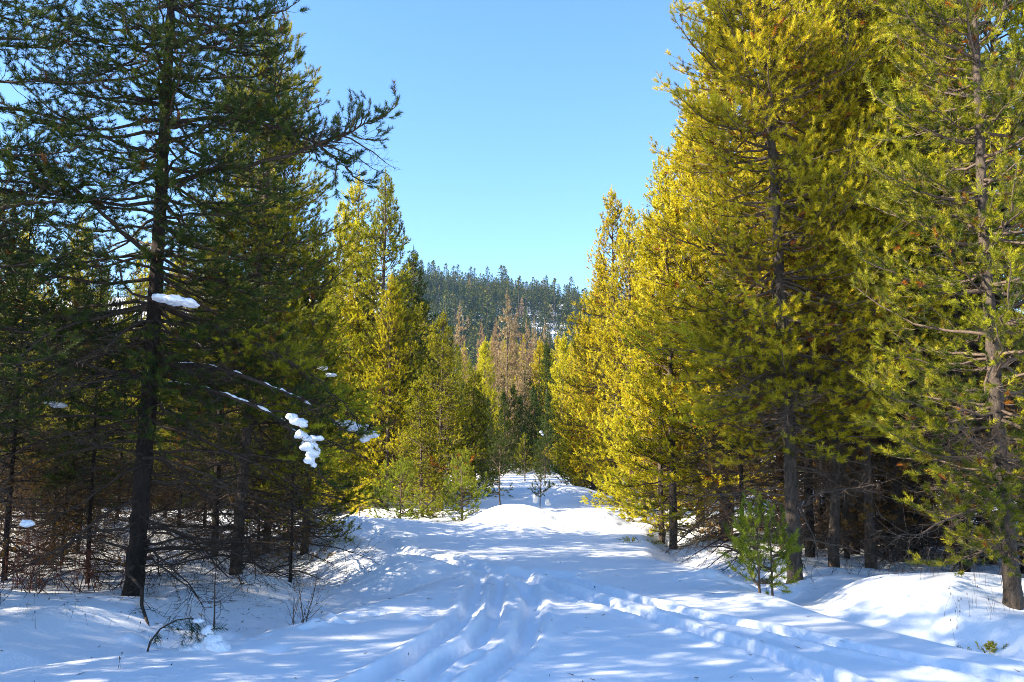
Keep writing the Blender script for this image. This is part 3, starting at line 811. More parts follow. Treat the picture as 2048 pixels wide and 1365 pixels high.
for i, (px, D, top) in enumerate([(690, 33, 470), (735, 36, 560), (790, 34, 560), (840, 38, 600), (650, 34, 520), (700, 30, 700), (800, 30, 720), (870, 33, 690), (610, 30, 640), (560, 33, 560)]):
    T(('full', 'full2')[i % 2], px, D, top, 'full-boughed pine in the second row of the left-hand stand', 'second row of the left-hand stand', seed=220 + i, nm=(N_LIT, N_MID, N_LIT)[i % 3], wide=1.25)
for i in range(26):
    D = 26 + (i * 7 % 13); px = -60 + i * 31
    T('bush', px, D, 745 + (i * 37 % 60), 'low bushy pine filling the back of the left-hand stand', 'low bushy pines behind the left-hand stand', seed=240 + i, nm=(N_LIT, N_MID)[i % 2], wide=1.3)
for i in range(9):
    D = 30 + (i * 5 % 11); px = 1400 + i * 85
    T('bush', px, D, 740 + (i * 37 % 70), 'low bushy pine filling the back of the right-hand stand', 'low bushy pines behind the right-hand stand', seed=270 + i, nm=(N_DARK, N_MID)[i % 2], wide=1.2)

# ---- end of the trail
T('fd', 1016, 60.0, 592, 'tall dead pinkish-brown pine with a bare spire, in the middle of the gap', cat='dead pine', name='dead_pine', seed=300, nm=N_DEAD, wide=0.95)
T('fd', 1000, 63.0, 650, 'second dead pinkish pine close behind the bare spire', cat='dead pine', name='dead_pine', seed=301, nm=N_DEAD, wide=1.0)
T('fd', 1055, 66.0, 655, 'dead tan pine just right of the bare spire', cat='dead pine', name='dead_pine', seed=302, nm=N_DEAD)
T('fd', 915, 110.0, 612, 'small rusty dead conifer standing alone below the wooded hill, left of the spire', cat='dead pine', name='dead_pine', seed=303, nm=N_DEAD, wide=0.8)
T('fd', 1066, 112.0, 642, 'rusty dead conifer below the wooded hill, first right of the spire', cat='dead pine', name='dead_pine', seed=304, nm=N_DEAD, wide=0.7)
T('fd', 1092, 116.0, 652, 'rusty dead conifer below the wooded hill, farthest right', cat='dead pine', name='dead_pine', seed=305, nm=N_DEAD, wide=0.7)
T('fd', 958, 105.0, 650, 'small rusty dead conifer between the alone one and the spire', cat='dead pine', name='dead_pine', seed=306, nm=N_DEAD, wide=0.7)
for k_, (px_, D_, top_, lab_) in enumerate([(1034, 61, 632, 'dead pinkish pine leaning against the right side of the bare spire'), (984, 66, 668, 'short dead pine left of the bare spire, tip just above its green neighbours'), (1046, 58, 700, 'low dead brown pine at the foot of the bare spire, right side'), (1012, 56, 720, 'low dead brown pine at the foot of the bare spire, nearest the trail'), (1075, 72, 672, 'dead grey-pink pine between the bare spire and the dark spruce')]):
    T('fd', px_, D_, top_, lab_, cat='dead pine', name='dead_pine', seed=640 + k_, nm=N_DEAD)
T('f1', 1096, 58.0, 690, 'dark blue-green spruce at the end of the trail, right of the dead spire', cat='spruce tree', name='spruce_tree', seed=310, nm=N_DARK, wide=1.1)
T('f3', 968, 54.0, 690, 'bright golden pine at the end of the trail, left of the dead spire', seed=311, wide=1.0)
T('f3', 1075, 62.0, 690, 'bright golden pine at the end of the trail, between dead spire and dark spruce', seed=312)
T('f3', 1120, 56.0, 680, 'bright olive pine at the end of the trail, right of the dark spruce', seed=313)
for i, (px, D, top) in enumerate([(975, 50, 800), (1010, 52, 790), (1040, 53, 800), (1072, 54, 780), (1100, 51, 790), (1000, 57, 760), (1060, 59, 750), (1090, 48, 830), (950, 46, 780), (930, 42, 770), (1030, 57, 780)]):
    T('f3', px, D, top, 'dark young spruce in the shaded thicket closing the trail', 'dark thicket at the end of the trail', seed=320 + i, cat='spruce tree', name='spruce_tree', nm=N_DARK)
rs = random.Random(5)
n = 0
for D in range(48, 170, 5):
    w = 0.16 if D < 66 else 0.12
    lim = 0.62 * D
    x = -lim
    while x < lim:
        xx = x + rs.uniform(-1.2, 1.2); dd = D + rs.uniform(-2, 2)
        x += rs.uniform(3.0, 4.8) * (1 + D / 160)
        r = xx / dd
        inside = -0.1 < r < 0.1
        if D < 66 and -0.075 < r < 0.075: continue
        if r < -0.12 and D > 95: continue
        if r > 0.16 and D > 80: continue
        top = rs.uniform(640, 705) if inside else rs.uniform(560, 660)
        if r < -0.25: top = rs.uniform(600, 700)
        if inside and 66 <= D: top = max(top, 668 + rs.uniform(-18, 25))
        H = min(top_h(dd, top) - 0.9, 15)
        if H < 3.5: continue
        put(AR[rs.choice(('f1', 'f2', 'f3'))], 'pine_tree', xx, dd, H, 'sunlit pine of the middle-distance belt between the trail and the wooded hill' if inside else 'pine far back in the side stands, glimpsed between nearer trees',
            'middle-distance pines' if inside else 'far side pines', seed=400 + n, nm=rs.choice((N_LIT, N_LIT, N_MID)), z=gh(xx, dd) - 0.1)
        n += 1
print('belt', n)

# ---- the wooded hill
def hill_conifer(seed, H, r, zb, n, pale=0.0):
    rng = np.random.RandomState(seed)
    g = Geo()
    g.add(*tube([[0, 0, -1.0], [0.05, 0, H * 0.5], [0, 0, H]], [0.22, 0.14, 0.03], 4), mat=0, smooth=True)
    s = rng.uniform(0, 1, n) ** 1.25
    z = zb + (H - zb) * s
    az_ = rng.uniform(0, 2 * PI, n)
    lobes = 1 + 0.25 * np.sin(az_ * 3 + rng.uniform(0, 6)) * np.sin(z * 2.2)
    R = r * ((1 - s) ** 0.62 + 0.03) * lobes * rng.uniform(0.35, 1.08, n)
    c = np.stack([np.cos(az_) * R, np.sin(az_) * R, z - R * 0.18], -1)
    out = np.stack([np.cos(az_), np.sin(az_), rng.uniform(-0.6, 0.35, n)], -1)
    out = norm(out); side = norm(np.cross(out, rng.normal(size=(n, 3))))
    l = rng.uniform(0.35, 0.95, (n, 1)) * (0.6 + 0.5 * (1 - s[:, None])); w = l * rng.uniform(0.25, 0.5, (n, 1))
    V = np.stack([c - out * l * 0.5 - side * w, c - out * l * 0.5 + side * w, c + out * l * 0.7], 1).reshape(-1, 3)
    g.add(V, np.arange(n * 3).reshape(-1, 3), 1, np.repeat(np.clip(rng.normal(0.4 + 0.35 * s, 0.15), 0, 0.93), 3))  # tint rises with height: sunlit tops painted into the needle colour
    return g
HC = [hill_conifer(500 + i, H, r, zb, n) for i, (H, r, zb, n) in enumerate([(14, 3.0, 1.0, 760), (12, 2.7, 0.8, 640), (16, 2.9, 2.5, 700), (9, 2.5, 0.5, 480), (15, 2.3, 3.5, 420)])]
SN = hill_conifer(520, 15, 1.3, 3.0, 70)
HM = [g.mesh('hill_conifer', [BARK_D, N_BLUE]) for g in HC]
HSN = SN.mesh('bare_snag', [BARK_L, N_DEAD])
rng = np.random.RandomState(9)
cand = []
for yy in np.arange(200, 585, 4.9):
    for xx in np.arange(-330, 330, 4.9):
        x = xx + rng.uniform(-2.4, 2.4); y = yy + rng.uniform(-2.4, 2.4)
        clear = (vnoise(np.array(x / 26), np.array(y / 30), 77) + 0.55 * vnoise(np.array(x / 9), np.array(y / 9), 78))
        right = x / y > 0.045
        thr = (-0.05 if right else 0.33)
        if clear > thr and y < 540: continue
        cand.append((x, y, rng.rand()))
vis = [c for c in cand if -0.105 < c[0] / c[1] < 0.125]
vis.sort(key=lambda c: (c[1] < 330, -c[1] if c[1] > 505 else c[1]))
ridge = [c for c in vis if c[1] > 495]
face = [c for c in vis if 300 < c[1] <= 495]
random.Random(3).shuffle(face); random.Random(4).shuffle(ridge)
single = set(map(id, ridge[:130] + face[:165]))
mass = Geo()
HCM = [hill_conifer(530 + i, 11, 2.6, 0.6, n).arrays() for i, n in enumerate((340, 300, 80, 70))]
for c in cand:
    x, y, u = c
    z = float(hill_z(np.array([x]), np.array([y]))[0]) + ZOFF - 0.2
    s = 0.40 + 0.62 * ((u * 7.3) % 1) ** 1.5 + (0.45 if (u * 31.7) % 1 > 0.93 else 0.0)
    k = int(u * 1000) % 5
    a = u * 50
    if id(c) in single:
        if u > 0.93 or (y > 500 and u > 0.84):
            o = link('bare_snag', HSN); lab, grp, cat = 'thin bare snag poking above the skyline trees of the wooded hill', 'snags on the hill', 'dead tree'
        else:
            o = link('hill_conifer', HM[k])
            up = y > 495
            lab = 'small conifer along the skyline of the wooded hill' if up else 'small dark conifer on the snowy face of the wooded hill'
            grp, cat = ('conifers along the hill skyline' if up else 'conifers on the hill face'), 'conifer tree'
            if u < 0.10:
                o.material_slots[1].link = 'OBJECT'; o.material_slots[1].material = N_DEAD
                lab, grp = 'reddish dead conifer among the dark trees of the wooded hill', 'reddish dead conifers on the hill'
        o.location = (x, y, z); o.rotation_euler = (0, 0, a); o.scale = (s, s, s)
        tag(o, lab, cat, grp)
    elif -0.14 < x / y < 0.16 or u < 0.22:
        inwin = -0.14 < x / y < 0.16
        V, Fc, M, Tt, sm = HCM[(0 if inwin else 2) + k % 2]
        ca, sa = math.cos(a) * s * 1.25, math.sin(a) * s * 1.25
        m = np.array([[ca, -sa, 0, x], [sa, ca, 0, y], [0, 0, s * 1.25, z], [0, 0, 0, 1]])
        mass.addgeo((V, Fc, M, Tt, sm), m)
o = link('far_forest', mass.mesh('far_forest', [BARK_D, N_BLUE]))
o['kind'] = 'stuff'; o['label'] = 'dark conifer forest covering the rest of the snowy hill'
print('hill', len(cand), len(single), 'tris', TRIS[0])

# ================================================================== YOUNG TREES, BRUSH AND SNOW
def sapling(px, py, H, label, nm, seed, rmax=0.45, lib=None, zb=0.12, per=5, whorl=0.15, name='pine_sapling', cat='young pine', r=0.013, D=None, low_in=0.25, lean=(0, 0), wm=TWIG, shape=0.8, irregular=0.25):
    rng = np.random.RandomState(seed)
    x, y = G(px, py) if D is None else (xat(px, D), D)
    root = empty(name, (x, y, gh(x, y) - 0.02)); tag(root, label, cat)
    g, P, t = trunk_geo(rng, H, r, lean, k=7, step=0.08, wob=0.02)
    link('stem', g.mesh('stem', [wm]), root)
    for (o, a, pitch, L) in branch_plan(rng, P, t, H, zb, rmax, shape=shape, whorl=whorl, per=per, low_in=low_in, top_in=1.0, irregular=irregular):
        place_branch(root, lib or LIB_A, o, a, pitch, max(L, 0.12), rng, wm, nm)
    b = place_branch(root, lib or LIB_A, P[-1] - np.array((0, 0, 0.12)), 0, 1.5, 0.22, rng, wm, nm)
    return root
sapling(1519, 1190, 1.05, 'bushier of the two green saplings at the foot of the snow bank on the right', N_FRESH, 601, rmax=0.36, per=4)
sapling(1546, 1186, 1.05, 'slimmer bare-stemmed sapling leaning on the bushier green one, right', N_FRESH, 602, rmax=0.24, zb=0.5, r=0.012)
sapling(800, 1056, 1.35, 'pale yellow-green young fir at the edge of the left-hand row', N_FRESH, 603, rmax=0.75, D=20.0, name='fir_sapling', cat='young fir', r=0.02, low_in=0.1)
sapling(925, 1045, 1.5, 'bright green round young pine right of the pale young fir', N_FRESH, 604, rmax=0.55, D=20.4, r=0.02)
sapling(1000, 1022, 1.95, 'dark slender young spruce standing alone on the snow left of the humps', N_DARK, 605, rmax=0.5, D=22.8, zb=0.5, per=4, whorl=0.2, name='spruce_sapling', cat='young spruce', r=0.02)
sapling(1080, 1018, 0.95, 'tiny snow-laden pine poking out between the drifts in the middle', N_DARK, 606, rmax=0.24, D=22.5, zb=0.45, per=3, whorl=0.16, r=0.012)
sapling(1050, 900, 2.3, 'thin pale-green young spruce in front of the dark thicket, centre', N_MID, 607, rmax=0.7, D=44, zb=0.4, per=4, whorl=0.22, name='spruce_sapling', cat='young spruce', r=0.03)
sapling(985, 900, 2.8, 'young dark spruce left of centre before the dark thicket', N_DARK, 608, rmax=0.9, D=40, zb=0.3, per=5, whorl=0.22, name='spruce_sapling', cat='young spruce', r=0.03)
sapling(720, 1040, 0.9, 'straw-yellow seedling at the sunny edge of the left-hand row', N_LIT, 609, rmax=0.3, D=21.0, zb=0.1)

def twiggy(name, label, cat, x, y, n, h, spread, seed, mat=TWIG, fork=2, lean=(0, 0), thick=1.0, group=None, up=0.9):
    rng = np.random.RandomState(seed)
    g = Geo()
    def rec(p, d, l, r, lv):
        m = 5; pts = [p]; dd = d
        for i in range(m):
            dd = norm(dd + rng.normal(0, 0.13, 3) + np.array((0, 0, 0.04)))
            pts.append(pts[-1] + dd * l / m)
        pts = np.array(pts)
        g.add(*tube(pts, np.linspace(r, r * 0.5, m + 1), 4 if lv == fork else 3), smooth=True)
        if lv > 0:
            for i in range(rng.randint(3, 6)):
                q = pts[rng.randint(1, m + 1)]
                rec(q, norm(dd + rng.normal(0, 0.55, 3)), l * rng.uniform(0.3, 0.6), max(r * 0.5, 0.0011), lv - 1)
    for i in range(n):
        b = np.array((rng.normal(0, spread), rng.normal(0, spread * 0.6), -0.08))
        rec(b, norm(np.array((lean[0] + rng.normal(0, 0.35), lean[1] + rng.normal(0, 0.3), up))), h * rng.uniform(0.6, 1.1), 0.0035 * thick * rng.uniform(0.7, 1.2), fork)
    o = link(name, g.mesh(name, [mat])); o.location = (x, y, gh(x, y)); tag(o, label, cat, group)
    return o
x, y = G(590, 1238)
twiggy('bare_shrub', 'sparse bare shrub of thin pale twigs standing in the snow left of the tracks', 'shrub', x, y, 6, 0.62, 0.10, 701, TWIG)
x, y = G(612, 1244)
twiggy('bare_shrub', 'pair of ochre stems forking upward beside the sparse bare shrub', 'shrub', x, y, 2, 0.75, 0.02, 702, TWIG, fork=1, thick=1.5)
x, y = G(426, 1280)
# single leafless seedling
rg = np.random.RandomState(31); g = Geo()
g.add(*tube(np.array([[0, 0, -0.1], [0.004, 0, 0.25], [-0.004, 0, 0.5], [0.006, 0, 0.74]]), np.array([0.008, 0.007, 0.005, 0.002]), 6), smooth=True)
for i in range(11):
    z0 = 0.08 + 0.06 * i; a = rg.uniform(0, 2 * PI); l = rg.uniform(0.08, 0.2) * (1.2 - z0)
    p = np.array([[0, 0, z0], [math.cos(a) * l * .5, math.sin(a) * l * .5, z0 + l * .15], [math.cos(a) * l, math.sin(a) * l, z0 + l * .5]])
    g.add(*tube(p, np.array([0.0028, 0.002, 0.0012]), 3), smooth=True)
o = link('bare_sapling', g.mesh('bare_sapling', [TWIG_D])); o.location = (x, y, gh(x, y)); tag(o, 'single thin leafless sapling upright in the snow beside the bent sprig', 'sapling')
for i, (px, py, n, h, lab) in enumerate([
    (40, 1170, 16, 0.85, 'tangle of dark brown brush at the lower left edge'),
    (120, 1180, 14, 0.6, 'low brown brush on the dark bank, second from the left edge'),
    (190, 1165, 14, 0.75, 'upright brown brush just left of the thick near-black trunk'),
    (330, 1150, 10, 0.5, 'thin bare brush right behind the thick near-black trunk'),
    (500, 1110, 10, 0.45, 'thin bare brush at the foot of the scaly leaning conifer'),
    (585, 1085, 7, 0.35, 'short dark twigs on the bank right of the scaly leaning conifer'),
    (1745, 1150, 5, 0.35, 'few dark twigs behind the crest of the white bank'),
    (75, 1110, 16, 1.1, 'tall leafless bush rising behind the dark brush at the left edge'),
    (10, 1140, 12, 0.9, 'leafless bush cut by the left edge'),
    (230, 1120, 12, 0.8, 'leafless bush hard against the left side of the thick near-black trunk'),
    (395, 1120, 10, 0.7, 'leafless bush between the two nearest left trunks')]):
    x, y = G(px, py)
    twiggy('brush', lab, 'brush', x, y, int(n * 1.25) if i in (0, 1, 2) else n, h, 0.3 if i in (0, 1) else 0.22, 710 + i, TWIG_R if i in (0, 1, 2, 7) else TWIG_D, fork=2, thick=1.7 if i in (0, 1, 2) else 1.2, up=0.7)
# fallen and drooping dead limbs near the trunks
for i, (px, py, L, a, pit, lab) in enumerate([
    (480, 1128, 1.5, -0.35, 0.12, 'long dead limb drooping to the snow right of the scaly leaning conifer'),
    (300, 1130, 1.1, -0.5, 0.05, 'dead limb sagging onto the snow right of the thick near-black trunk'),
    (150, 1120, 1.3, 2.6, 0.3, 'dead limb propped in the brown brush at the left')]):
    x, y = G(px, py)
    o = link('fallen_limb', dead_mesh((4, 2, 3)[i], TWIG_D)); o.matrix_basis = bmat((x, y, gh(x, y) + 0.42), a, pit, L / (2.1, 1.2, 1.6)[i]); tag(o, lab, 'dead limb')

def grass(x, y, n, h, sx, sy, seed, label):
    rng = np.random.RandomState(seed); g = Geo()
    for i in range(n):
        bx, by = rng.normal(0, sx), rng.normal(0, sy); z0 = gh(x + bx, y + by) - gh(x, y) - 0.03
        a = rng.uniform(0, 2 * PI); l = h * rng.uniform(0.5, 1.1); b = rng.uniform(0.05, 0.35) * l
        t = np.linspace(0, 1, 5)[:, None]
        p = np.array((bx, by, z0)) + t * np.array((0, 0, l)) + t ** 2 * np.array((math.cos(a) * b, math.sin(a) * b, 0))
        g.add(*tube(p, np.array([.0016, .0014, .0012, .001, .0008]), 3), smooth=True)
        if rng.rand() < 0.5:
            g.add(*tube(p[-1] + np.array([[0, 0, 0], [0, 0, .012], [0, 0, .026]]), np.array([.001, .0055, .001]), 5), smooth=True)
    o = link('dry_grass', g.mesh('dry_grass', [TWIG])); o.location = (x, y, gh(x, y)); o['kind'] = 'stuff'; o['label'] = label
for i, (px, py, n, h, sx, sy) in enumerate([(1930, 1215, 40, .34, .3, .15), (1995, 1245, 36, .22, .3, .12), (1840, 1200, 14, .3, .2, .2), (350, 1180, 30, .22, .5, .2), (430, 1170, 26, .2, .4, .2), (150, 1240, 16, .15, .5, .15), (655, 1075, 26, .3, .5, .2), (740, 1045, 30, .4, .7, .2), (1400, 1095, 16, .14, .5, .2), (236, 1345, 3, .16, .01, .01)]):
    x, y = G(px, py)
    grass(x, y, n, h, sx, sy, 740 + i, 'thin dry stalks standing through the snow')

def tuft(px, py, n, size, seed, label, nm=N_LIT, D=None):
    """low evergreen sprigs coming through the snow"""
    rng = np.random.RandomState(seed)
    x, y = G(px, py) if D is None else (xat(px, D), D)
    P = np.stack([rng.normal(0, size, n), rng.normal(0, size * 0.5, n), rng.uniform(-0.01, 0.04, n)], -1)
    Dv = np.stack([rng.normal(0, 0.7, n), rng.normal(0, 0.7, n), rng.uniform(0.2, 0.9, n)], -1)
    V, Fc, T_ = needles(P, Dv, np.full(n, 0.07), 26, 0.032, 0.007, rng, rng.uniform(0.2, 1, n))
    g = Geo(); g.add(V, Fc, 0, T_)
    o = link('low_evergreen', g.mesh('low_evergreen', [nm])); o.location = (x, y, gh(x, y) + 0.02); tag(o, label, 'plant')
tuft(1918, 1278, 12, 0.035, 801, 'dark little evergreen sprig through the snow, left of two by the right trunk', N_MID)
tuft(1975, 1266, 16, 0.04, 802, 'olive little evergreen sprig through the snow, right of two by the right trunk', N_LIT)
tuft(1262, 1088, 18, 0.08, 803, 'golden ground sprig on the sunlit edge below the twin thin trunks, left one', N_LIT)
tuft(1312, 1078, 20, 0.09, 804, 'golden ground sprig nearest the twin thin trunks', N_LIT)
tuft(825, 1062, 10, 0.07, 805, 'dark sprig in the snow below the pale young fir', N_MID)

# ---- snow lying on boughs
def snow_lump(name, blobs, loc, label, cat='snow clump', seed=0, parent=None, sub=3):
    import bmesh
    bm = bmesh.new()
    rng = np.random.RandomState(seed)
    for (c, r) in blobs:
        ret = bmesh.ops.create_icosphere(bm, subdivisions=sub, radius=1.0)
        vs = ret['verts']
        co_ = np.array([v.co[:] for v in vs])
        n = 1 + 0.42 * vnoise(co_[:, 0] * 1.6 + co_[:, 2] * 1.1 + seed * 3.1, co_[:, 1] * 1.6 - co_[:, 2] * 1.3 + rng.uniform(0, 50), seed) + 0.16 * vnoise(co_[:, 0] * 5 + co_[:, 2] * 4, co_[:, 1] * 5 - co_[:, 2] * 3, seed + 1)
        for v, k, q in zip(vs, n, co_):
            z = q[2] * k
            if z < 0: z *= 0.65
            v.co = (c[0] + q[0] * k * r[0], c[1] + q[1] * k * r[1], c[2] + z * r[2])
    for f in bm.faces: f.smooth = True
    me = bpy.data.meshes.new(name); bm.to_mesh(me); bm.free(); me.materials.append(SNOW)
    TRIS[0] += len(me.polygons)
    o = link(name, me, parent); o.location = loc
    if sub == 3:
        small = min(min(r) for c, r in blobs)
        md = o.modifiers.new('melt', 'REMESH'); md.mode = 'VOXEL'; md.voxel_size = max(small / 5, 0.004); md.use_smooth_shade = True
        sm = o.modifiers.new('soften', 'SMOOTH'); sm.iterations = 7; sm.factor = 0.5
        tx = bpy.data.textures.new('snow_grain', 'CLOUDS'); tx.noise_scale = small * 0.9; tx.noise_depth = 3
        dm = o.modifiers.new('grain', 'DISPLACE'); dm.texture = tx; dm.strength = small * 0.7; dm.mid_level = 0.5
    if parent is None: tag(o, label, cat)
    return o
def clump(px, py, D, blobs, label, seed):
    """blobs are given in photo pixels round (px, py) and turned into metres at that distance"""
    k = D / 1750.0
    bl = [((dx * k, dy * k, dz * k), (rx * k, ry * k, rz * k)) for dx, dy, dz, rx, ry, rz in blobs]
    return snow_lump('snow_clump', bl, tuple(at(px, py, D)), label, seed=seed)
clump(350, 604, 8.9, [(-26, 0, 6, 20, 26, 9), (2, -6, 0, 24, 30, 12), (28, 4, -4, 18, 24, 10), (-8, 8, 5, 16, 20, 8)], 'flat snow pad on a bough crossing the thick near-black trunk', 1)
clump(592, 845, 9.2, [(-10, 0, 10, 12, 16, 8), (5, 0, 0, 16, 18, 9), (14, 3, -7, 9, 12, 6)], 'upper snow clump at the tip of the drooping dark bough', 2)
clump(610, 876, 9.2, [(-8, 0, 4, 13, 16, 11), (10, 3, -3, 14, 14, 8), (26, 0, -2, 12, 12, 6)], 'middle ragged snow clump on the drooping dark bough', 3)
for j, (px, py, a, pi_) in enumerate([(585, 835, 0.2, -0.5), (605, 868, 0.5, -0.9), (630, 885, -0.3, -0.9), (612, 890, 2.4, -0.7)]):
    o_ = link('needle_spray', live_meshes(LIB_A, 0, j % 3, TWIG_D, N_MID)[1]); o_.matrix_basis = bmat(tuple(at(px, py, 9.2)), a, pi_, 0.9)
    o_.parent = [q for q in C.objects if q.get('label', '').startswith('tall dark conifer with a thick')][0]; o_.matrix_parent_inverse = Matrix.Translation(-o_.parent.location)
clump(622, 905, 9.15, [(-3, 0, 9, 18, 20, 12), (4, 0, -2, 14, 18, 14), (-2, 0, -17, 11, 14, 11), (7, 0, -26, 5, 8, 6)], 'lowest and roundest snow clump on the drooping dark bough', 4)
clump(715, 860, 11.5, [(-26, 0, 12, 22, 20, 7), (4, 6, 2, 24, 22, 9), (26, 0, -10, 18, 16, 10), (14, 0, -20, 10, 12, 7)], 'broken snow blanket on a low green bough at the edge of the clearing', 5)
clump(655, 745, 13.0, [(-10, 0, 8, 11, 16, 5), (6, 0, -6, 12, 14, 5)], 'thin snow strip on an olive bough above the broken snow blanket', 6)
clump(54, 1049, 8.0, [(0, 0, 0, 13, 13, 8), (-6, 0, 3, 7, 8, 6)], 'small round snow ball on a dark sprig near the left edge', 7)
clump(120, 812, 10.0, [(0, 0, 0, 14, 18, 6), (-22, 4, 6, 10, 12, 4)], 'thin snow patch among dark twigs at the far left', 10)
clump(2040, 556, 9.5, [(0, 0, 0, 16, 18, 6)], 'snow sliver on a bough at the right edge', 11)
clump(1082, 868, 40, [(0, 0, 3, 3, 4, 3), (3, 0, -2, 2.5, 3.5, 2.5)], 'small snow clump in the dark thicket at the end of the trail', 12)
clump(1070, 1002, 22.4, [(0, 0, 0, 5, 6, 8), (-1, 0, 7, 4, 5, 4)], 'left snow cap hanging on the tiny snow-laden pine', 13)
clump(1094, 1004, 22.4, [(0, 0, 0, 5, 6, 6), (2, 0, -5, 6, 6, 5)], 'right snow cap hanging on the tiny snow-laden pine', 14)

# ---- the long boughs of the near dark conifer that stand out in the photo
def curve_bough(pts, r0, lib, label, seed, nm=N_DARK, wm=TWIG_D, start=0.3, side_len=(0.3, 0.7), n=16, snow=None, dead=0, cat='bough', root=None):
    """a limb through given points with side sprays, parented to the tree that carries it"""
    rng = np.random.RandomState(seed)
    P = np.array(pts)
    t = np.linspace(0, 1, len(P)); tt = np.linspace(0, 1, 22)
    Q = np.stack([np.interp(tt, t, P[:, i]) for i in range(3)], -1)
    for _ in range(3): Q[1:-1] = (Q[:-2] + 2 * Q[1:-1] + Q[2:]) / 4
    Q[1:] += rng.normal(0, 0.008, Q[1:].shape)
    g = Geo(); g.add(*tube(Q, r0 * (1 - tt) ** 0.8 + 0.003, 7), smooth=True)
    b = link('branch', g.mesh('branch', [wm]), root)
    b.matrix_world = Matrix.Identity(4) if root is None else b.matrix_world
    if root: b.location = -root.location
    for q in range(n):
        a = start + (1 - start) * (q + 0.5) / n; f = a * 21; i = min(int(f), 20)
        p = Q[i] + (Q[i + 1] - Q[i]) * (f - i); tg = norm(Q[i + 1] - Q[i])
        L = rng.uniform(*side_len) * (1.15 - 0.75 * a)
        sd = (1 if q % 2 else -1) * rng.uniform(0.4, 0.95)
        az0 = math.atan2(tg[1], tg[0]) + sd; pit = math.asin(np.clip(tg[2], -1, 1)) + rng.normal(0.15, 0.3)
        j = pick(L); w, nn_ = live_meshes(lib, j, rng.randint(len(lib[j])), wm, nm)
        m = bmat(p, az0, pit, L / LENS[j], rng.normal(0, 0.5))
        c = link('twig', w, b); c.matrix_basis = m
        c = link('needles', nn_, b); c.matrix_basis = m
    L = 0.4; j = pick(L); w, nn_ = live_meshes(lib, j, 0, wm, nm); tg = norm(Q[-1] - Q[-3])
    m = bmat(Q[-2], math.atan2(tg[1], tg[0]), math.asin(np.clip(tg[2], -1, 1)), L / LENS[j])
    c = link('twig', w, b); c.matrix_basis = m
    c = link('needles', nn_, b); c.matrix_basis = m
    for q in range(dead):
        f = rng.uniform(0.1, 0.8) * 21; i = int(f); p = Q[i]; tg = norm(Q[i + 1] - Q[i])
        c = link('dead_twig', dead_mesh(rng.choice((0, 1)), wm), b)
        c.matrix_basis = bmat(p, math.atan2(tg[1], tg[0]) + rng.choice((-1, 1)) * rng.uniform(0.4, 1.1), rng.normal(-0.3, 0.3), rng.uniform(0.7, 1.1))
    if snow:
        g = Geo()
        ts = np.linspace(0.04, 0.86, 150)
        S_ = np.stack([np.interp(ts, tt, Q[:, i]) for i in range(3)], -1)
        rad = 0.013 * np.clip(0.55 + 2.6 * vnoise(ts * 26, ts * 0, seed) + 1.0 * vnoise(ts * 90, ts * 0, seed + 1), -0.2, 1.6)
        i = 0
        while i < 150:
            if rad[i] <= 0.001: i += 1; continue
            j = i
            while j < 150 and rad[j] > 0.001: j += 1
            if j - i > 2:
                seg = S_[i:j] + np.array((0, 0, 1.0)) * (r0 * (1 - ts[i:j]) ** 0.8 * 0.9 + 0.002)[:, None]
                V, Fc = tube(seg, rad[i:j] * np.sin(np.linspace(0.15, PI - 0.15, j - i)) ** 0.4, 7)
                g.add(V, Fc, smooth=True)
            i = j
        so_ = link('snow_strip', g.mesh('snow_strip', [SNOW])); so_['kind'] = 'stuff'; so_['label'] = 'thin broken line of snow along the ' + label
near = [o for o in C.objects if o.get('label', '').startswith('tall dark conifer with a thick')][0]
near2 = [o for o in C.objects if o.get('label', '').startswith('scaly leaning')][0]
lft = [o for o in C.objects if o.get('label', '').startswith('dark pine at the left edge')][0]
D0 = near.location.y
curve_bough([at(330, 368, D0), at(440, 338, D0 - 0.1), at(560, 318, D0 - 0.3), at(650, 285, D0 - 0.4), at(705, 262, D0 - 0.45), at(748, 240, D0 - 0.5)], 0.030, LIB_A, '', 811, start=0.42, side_len=(0.35, 0.75), n=18, dead=4, root=near)
curve_bough([at(330, 250, D0), at(430, 232, D0 - 0.2), at(560, 255, D0 - 0.3), at(640, 290, D0 - 0.4), at(700, 345, D0 - 0.4)], 0.026, LIB_A, '', 812, start=0.3, side_len=(0.35, 0.8), n=18, dead=4, root=near)
curve_bough([at(320, 730, D0), at(400, 728, D0 - 0.2), at(480, 748, D0 - 0.4), at(560, 782, D0 - 0.5), at(610, 800, D0 - 0.5), at(680, 850, D0 - 0.5)], 0.030, LIB_A, 'upper arched dark limb right of the near-black trunk', 813, start=0.55, side_len=(0.3, 0.6), n=12, snow=34, dead=12, root=near)
curve_bough([at(310, 765, D0), at(400, 775, D0 - 0.3), at(480, 800, D0 - 0.5), at(560, 835, D0 - 0.55), at(600, 870, D0 - 0.5), at(635, 940, D0 - 0.5)], 0.026, LIB_A, 'lower arched dark limb right of the near-black trunk', 814, start=0.6, side_len=(0.25, 0.5), n=12, snow=30, dead=14, root=near)
curve_bough([at(300, 600, D0), at(400, 640, D0 - 0.2), at(520, 690, D0 - 0.3), at(640, 760, D0 - 0.4), at(720, 840, D0)], 0.026, LIB_A, '', 815, start=0.3, side_len=(0.4, 0.9), n=18, dead=6, root=near, nm=N_MID)
curve_bough([at(310, 520, D0), at(250, 470, D0 - 0.4), at(180, 400, D0 - 0.8), at(90, 340, D0 - 1.0), at(0, 300, D0 - 1.1)], 0.028, LIB_AS, '', 816, start=0.5, side_len=(0.35, 0.8), n=14, dead=10, root=near)
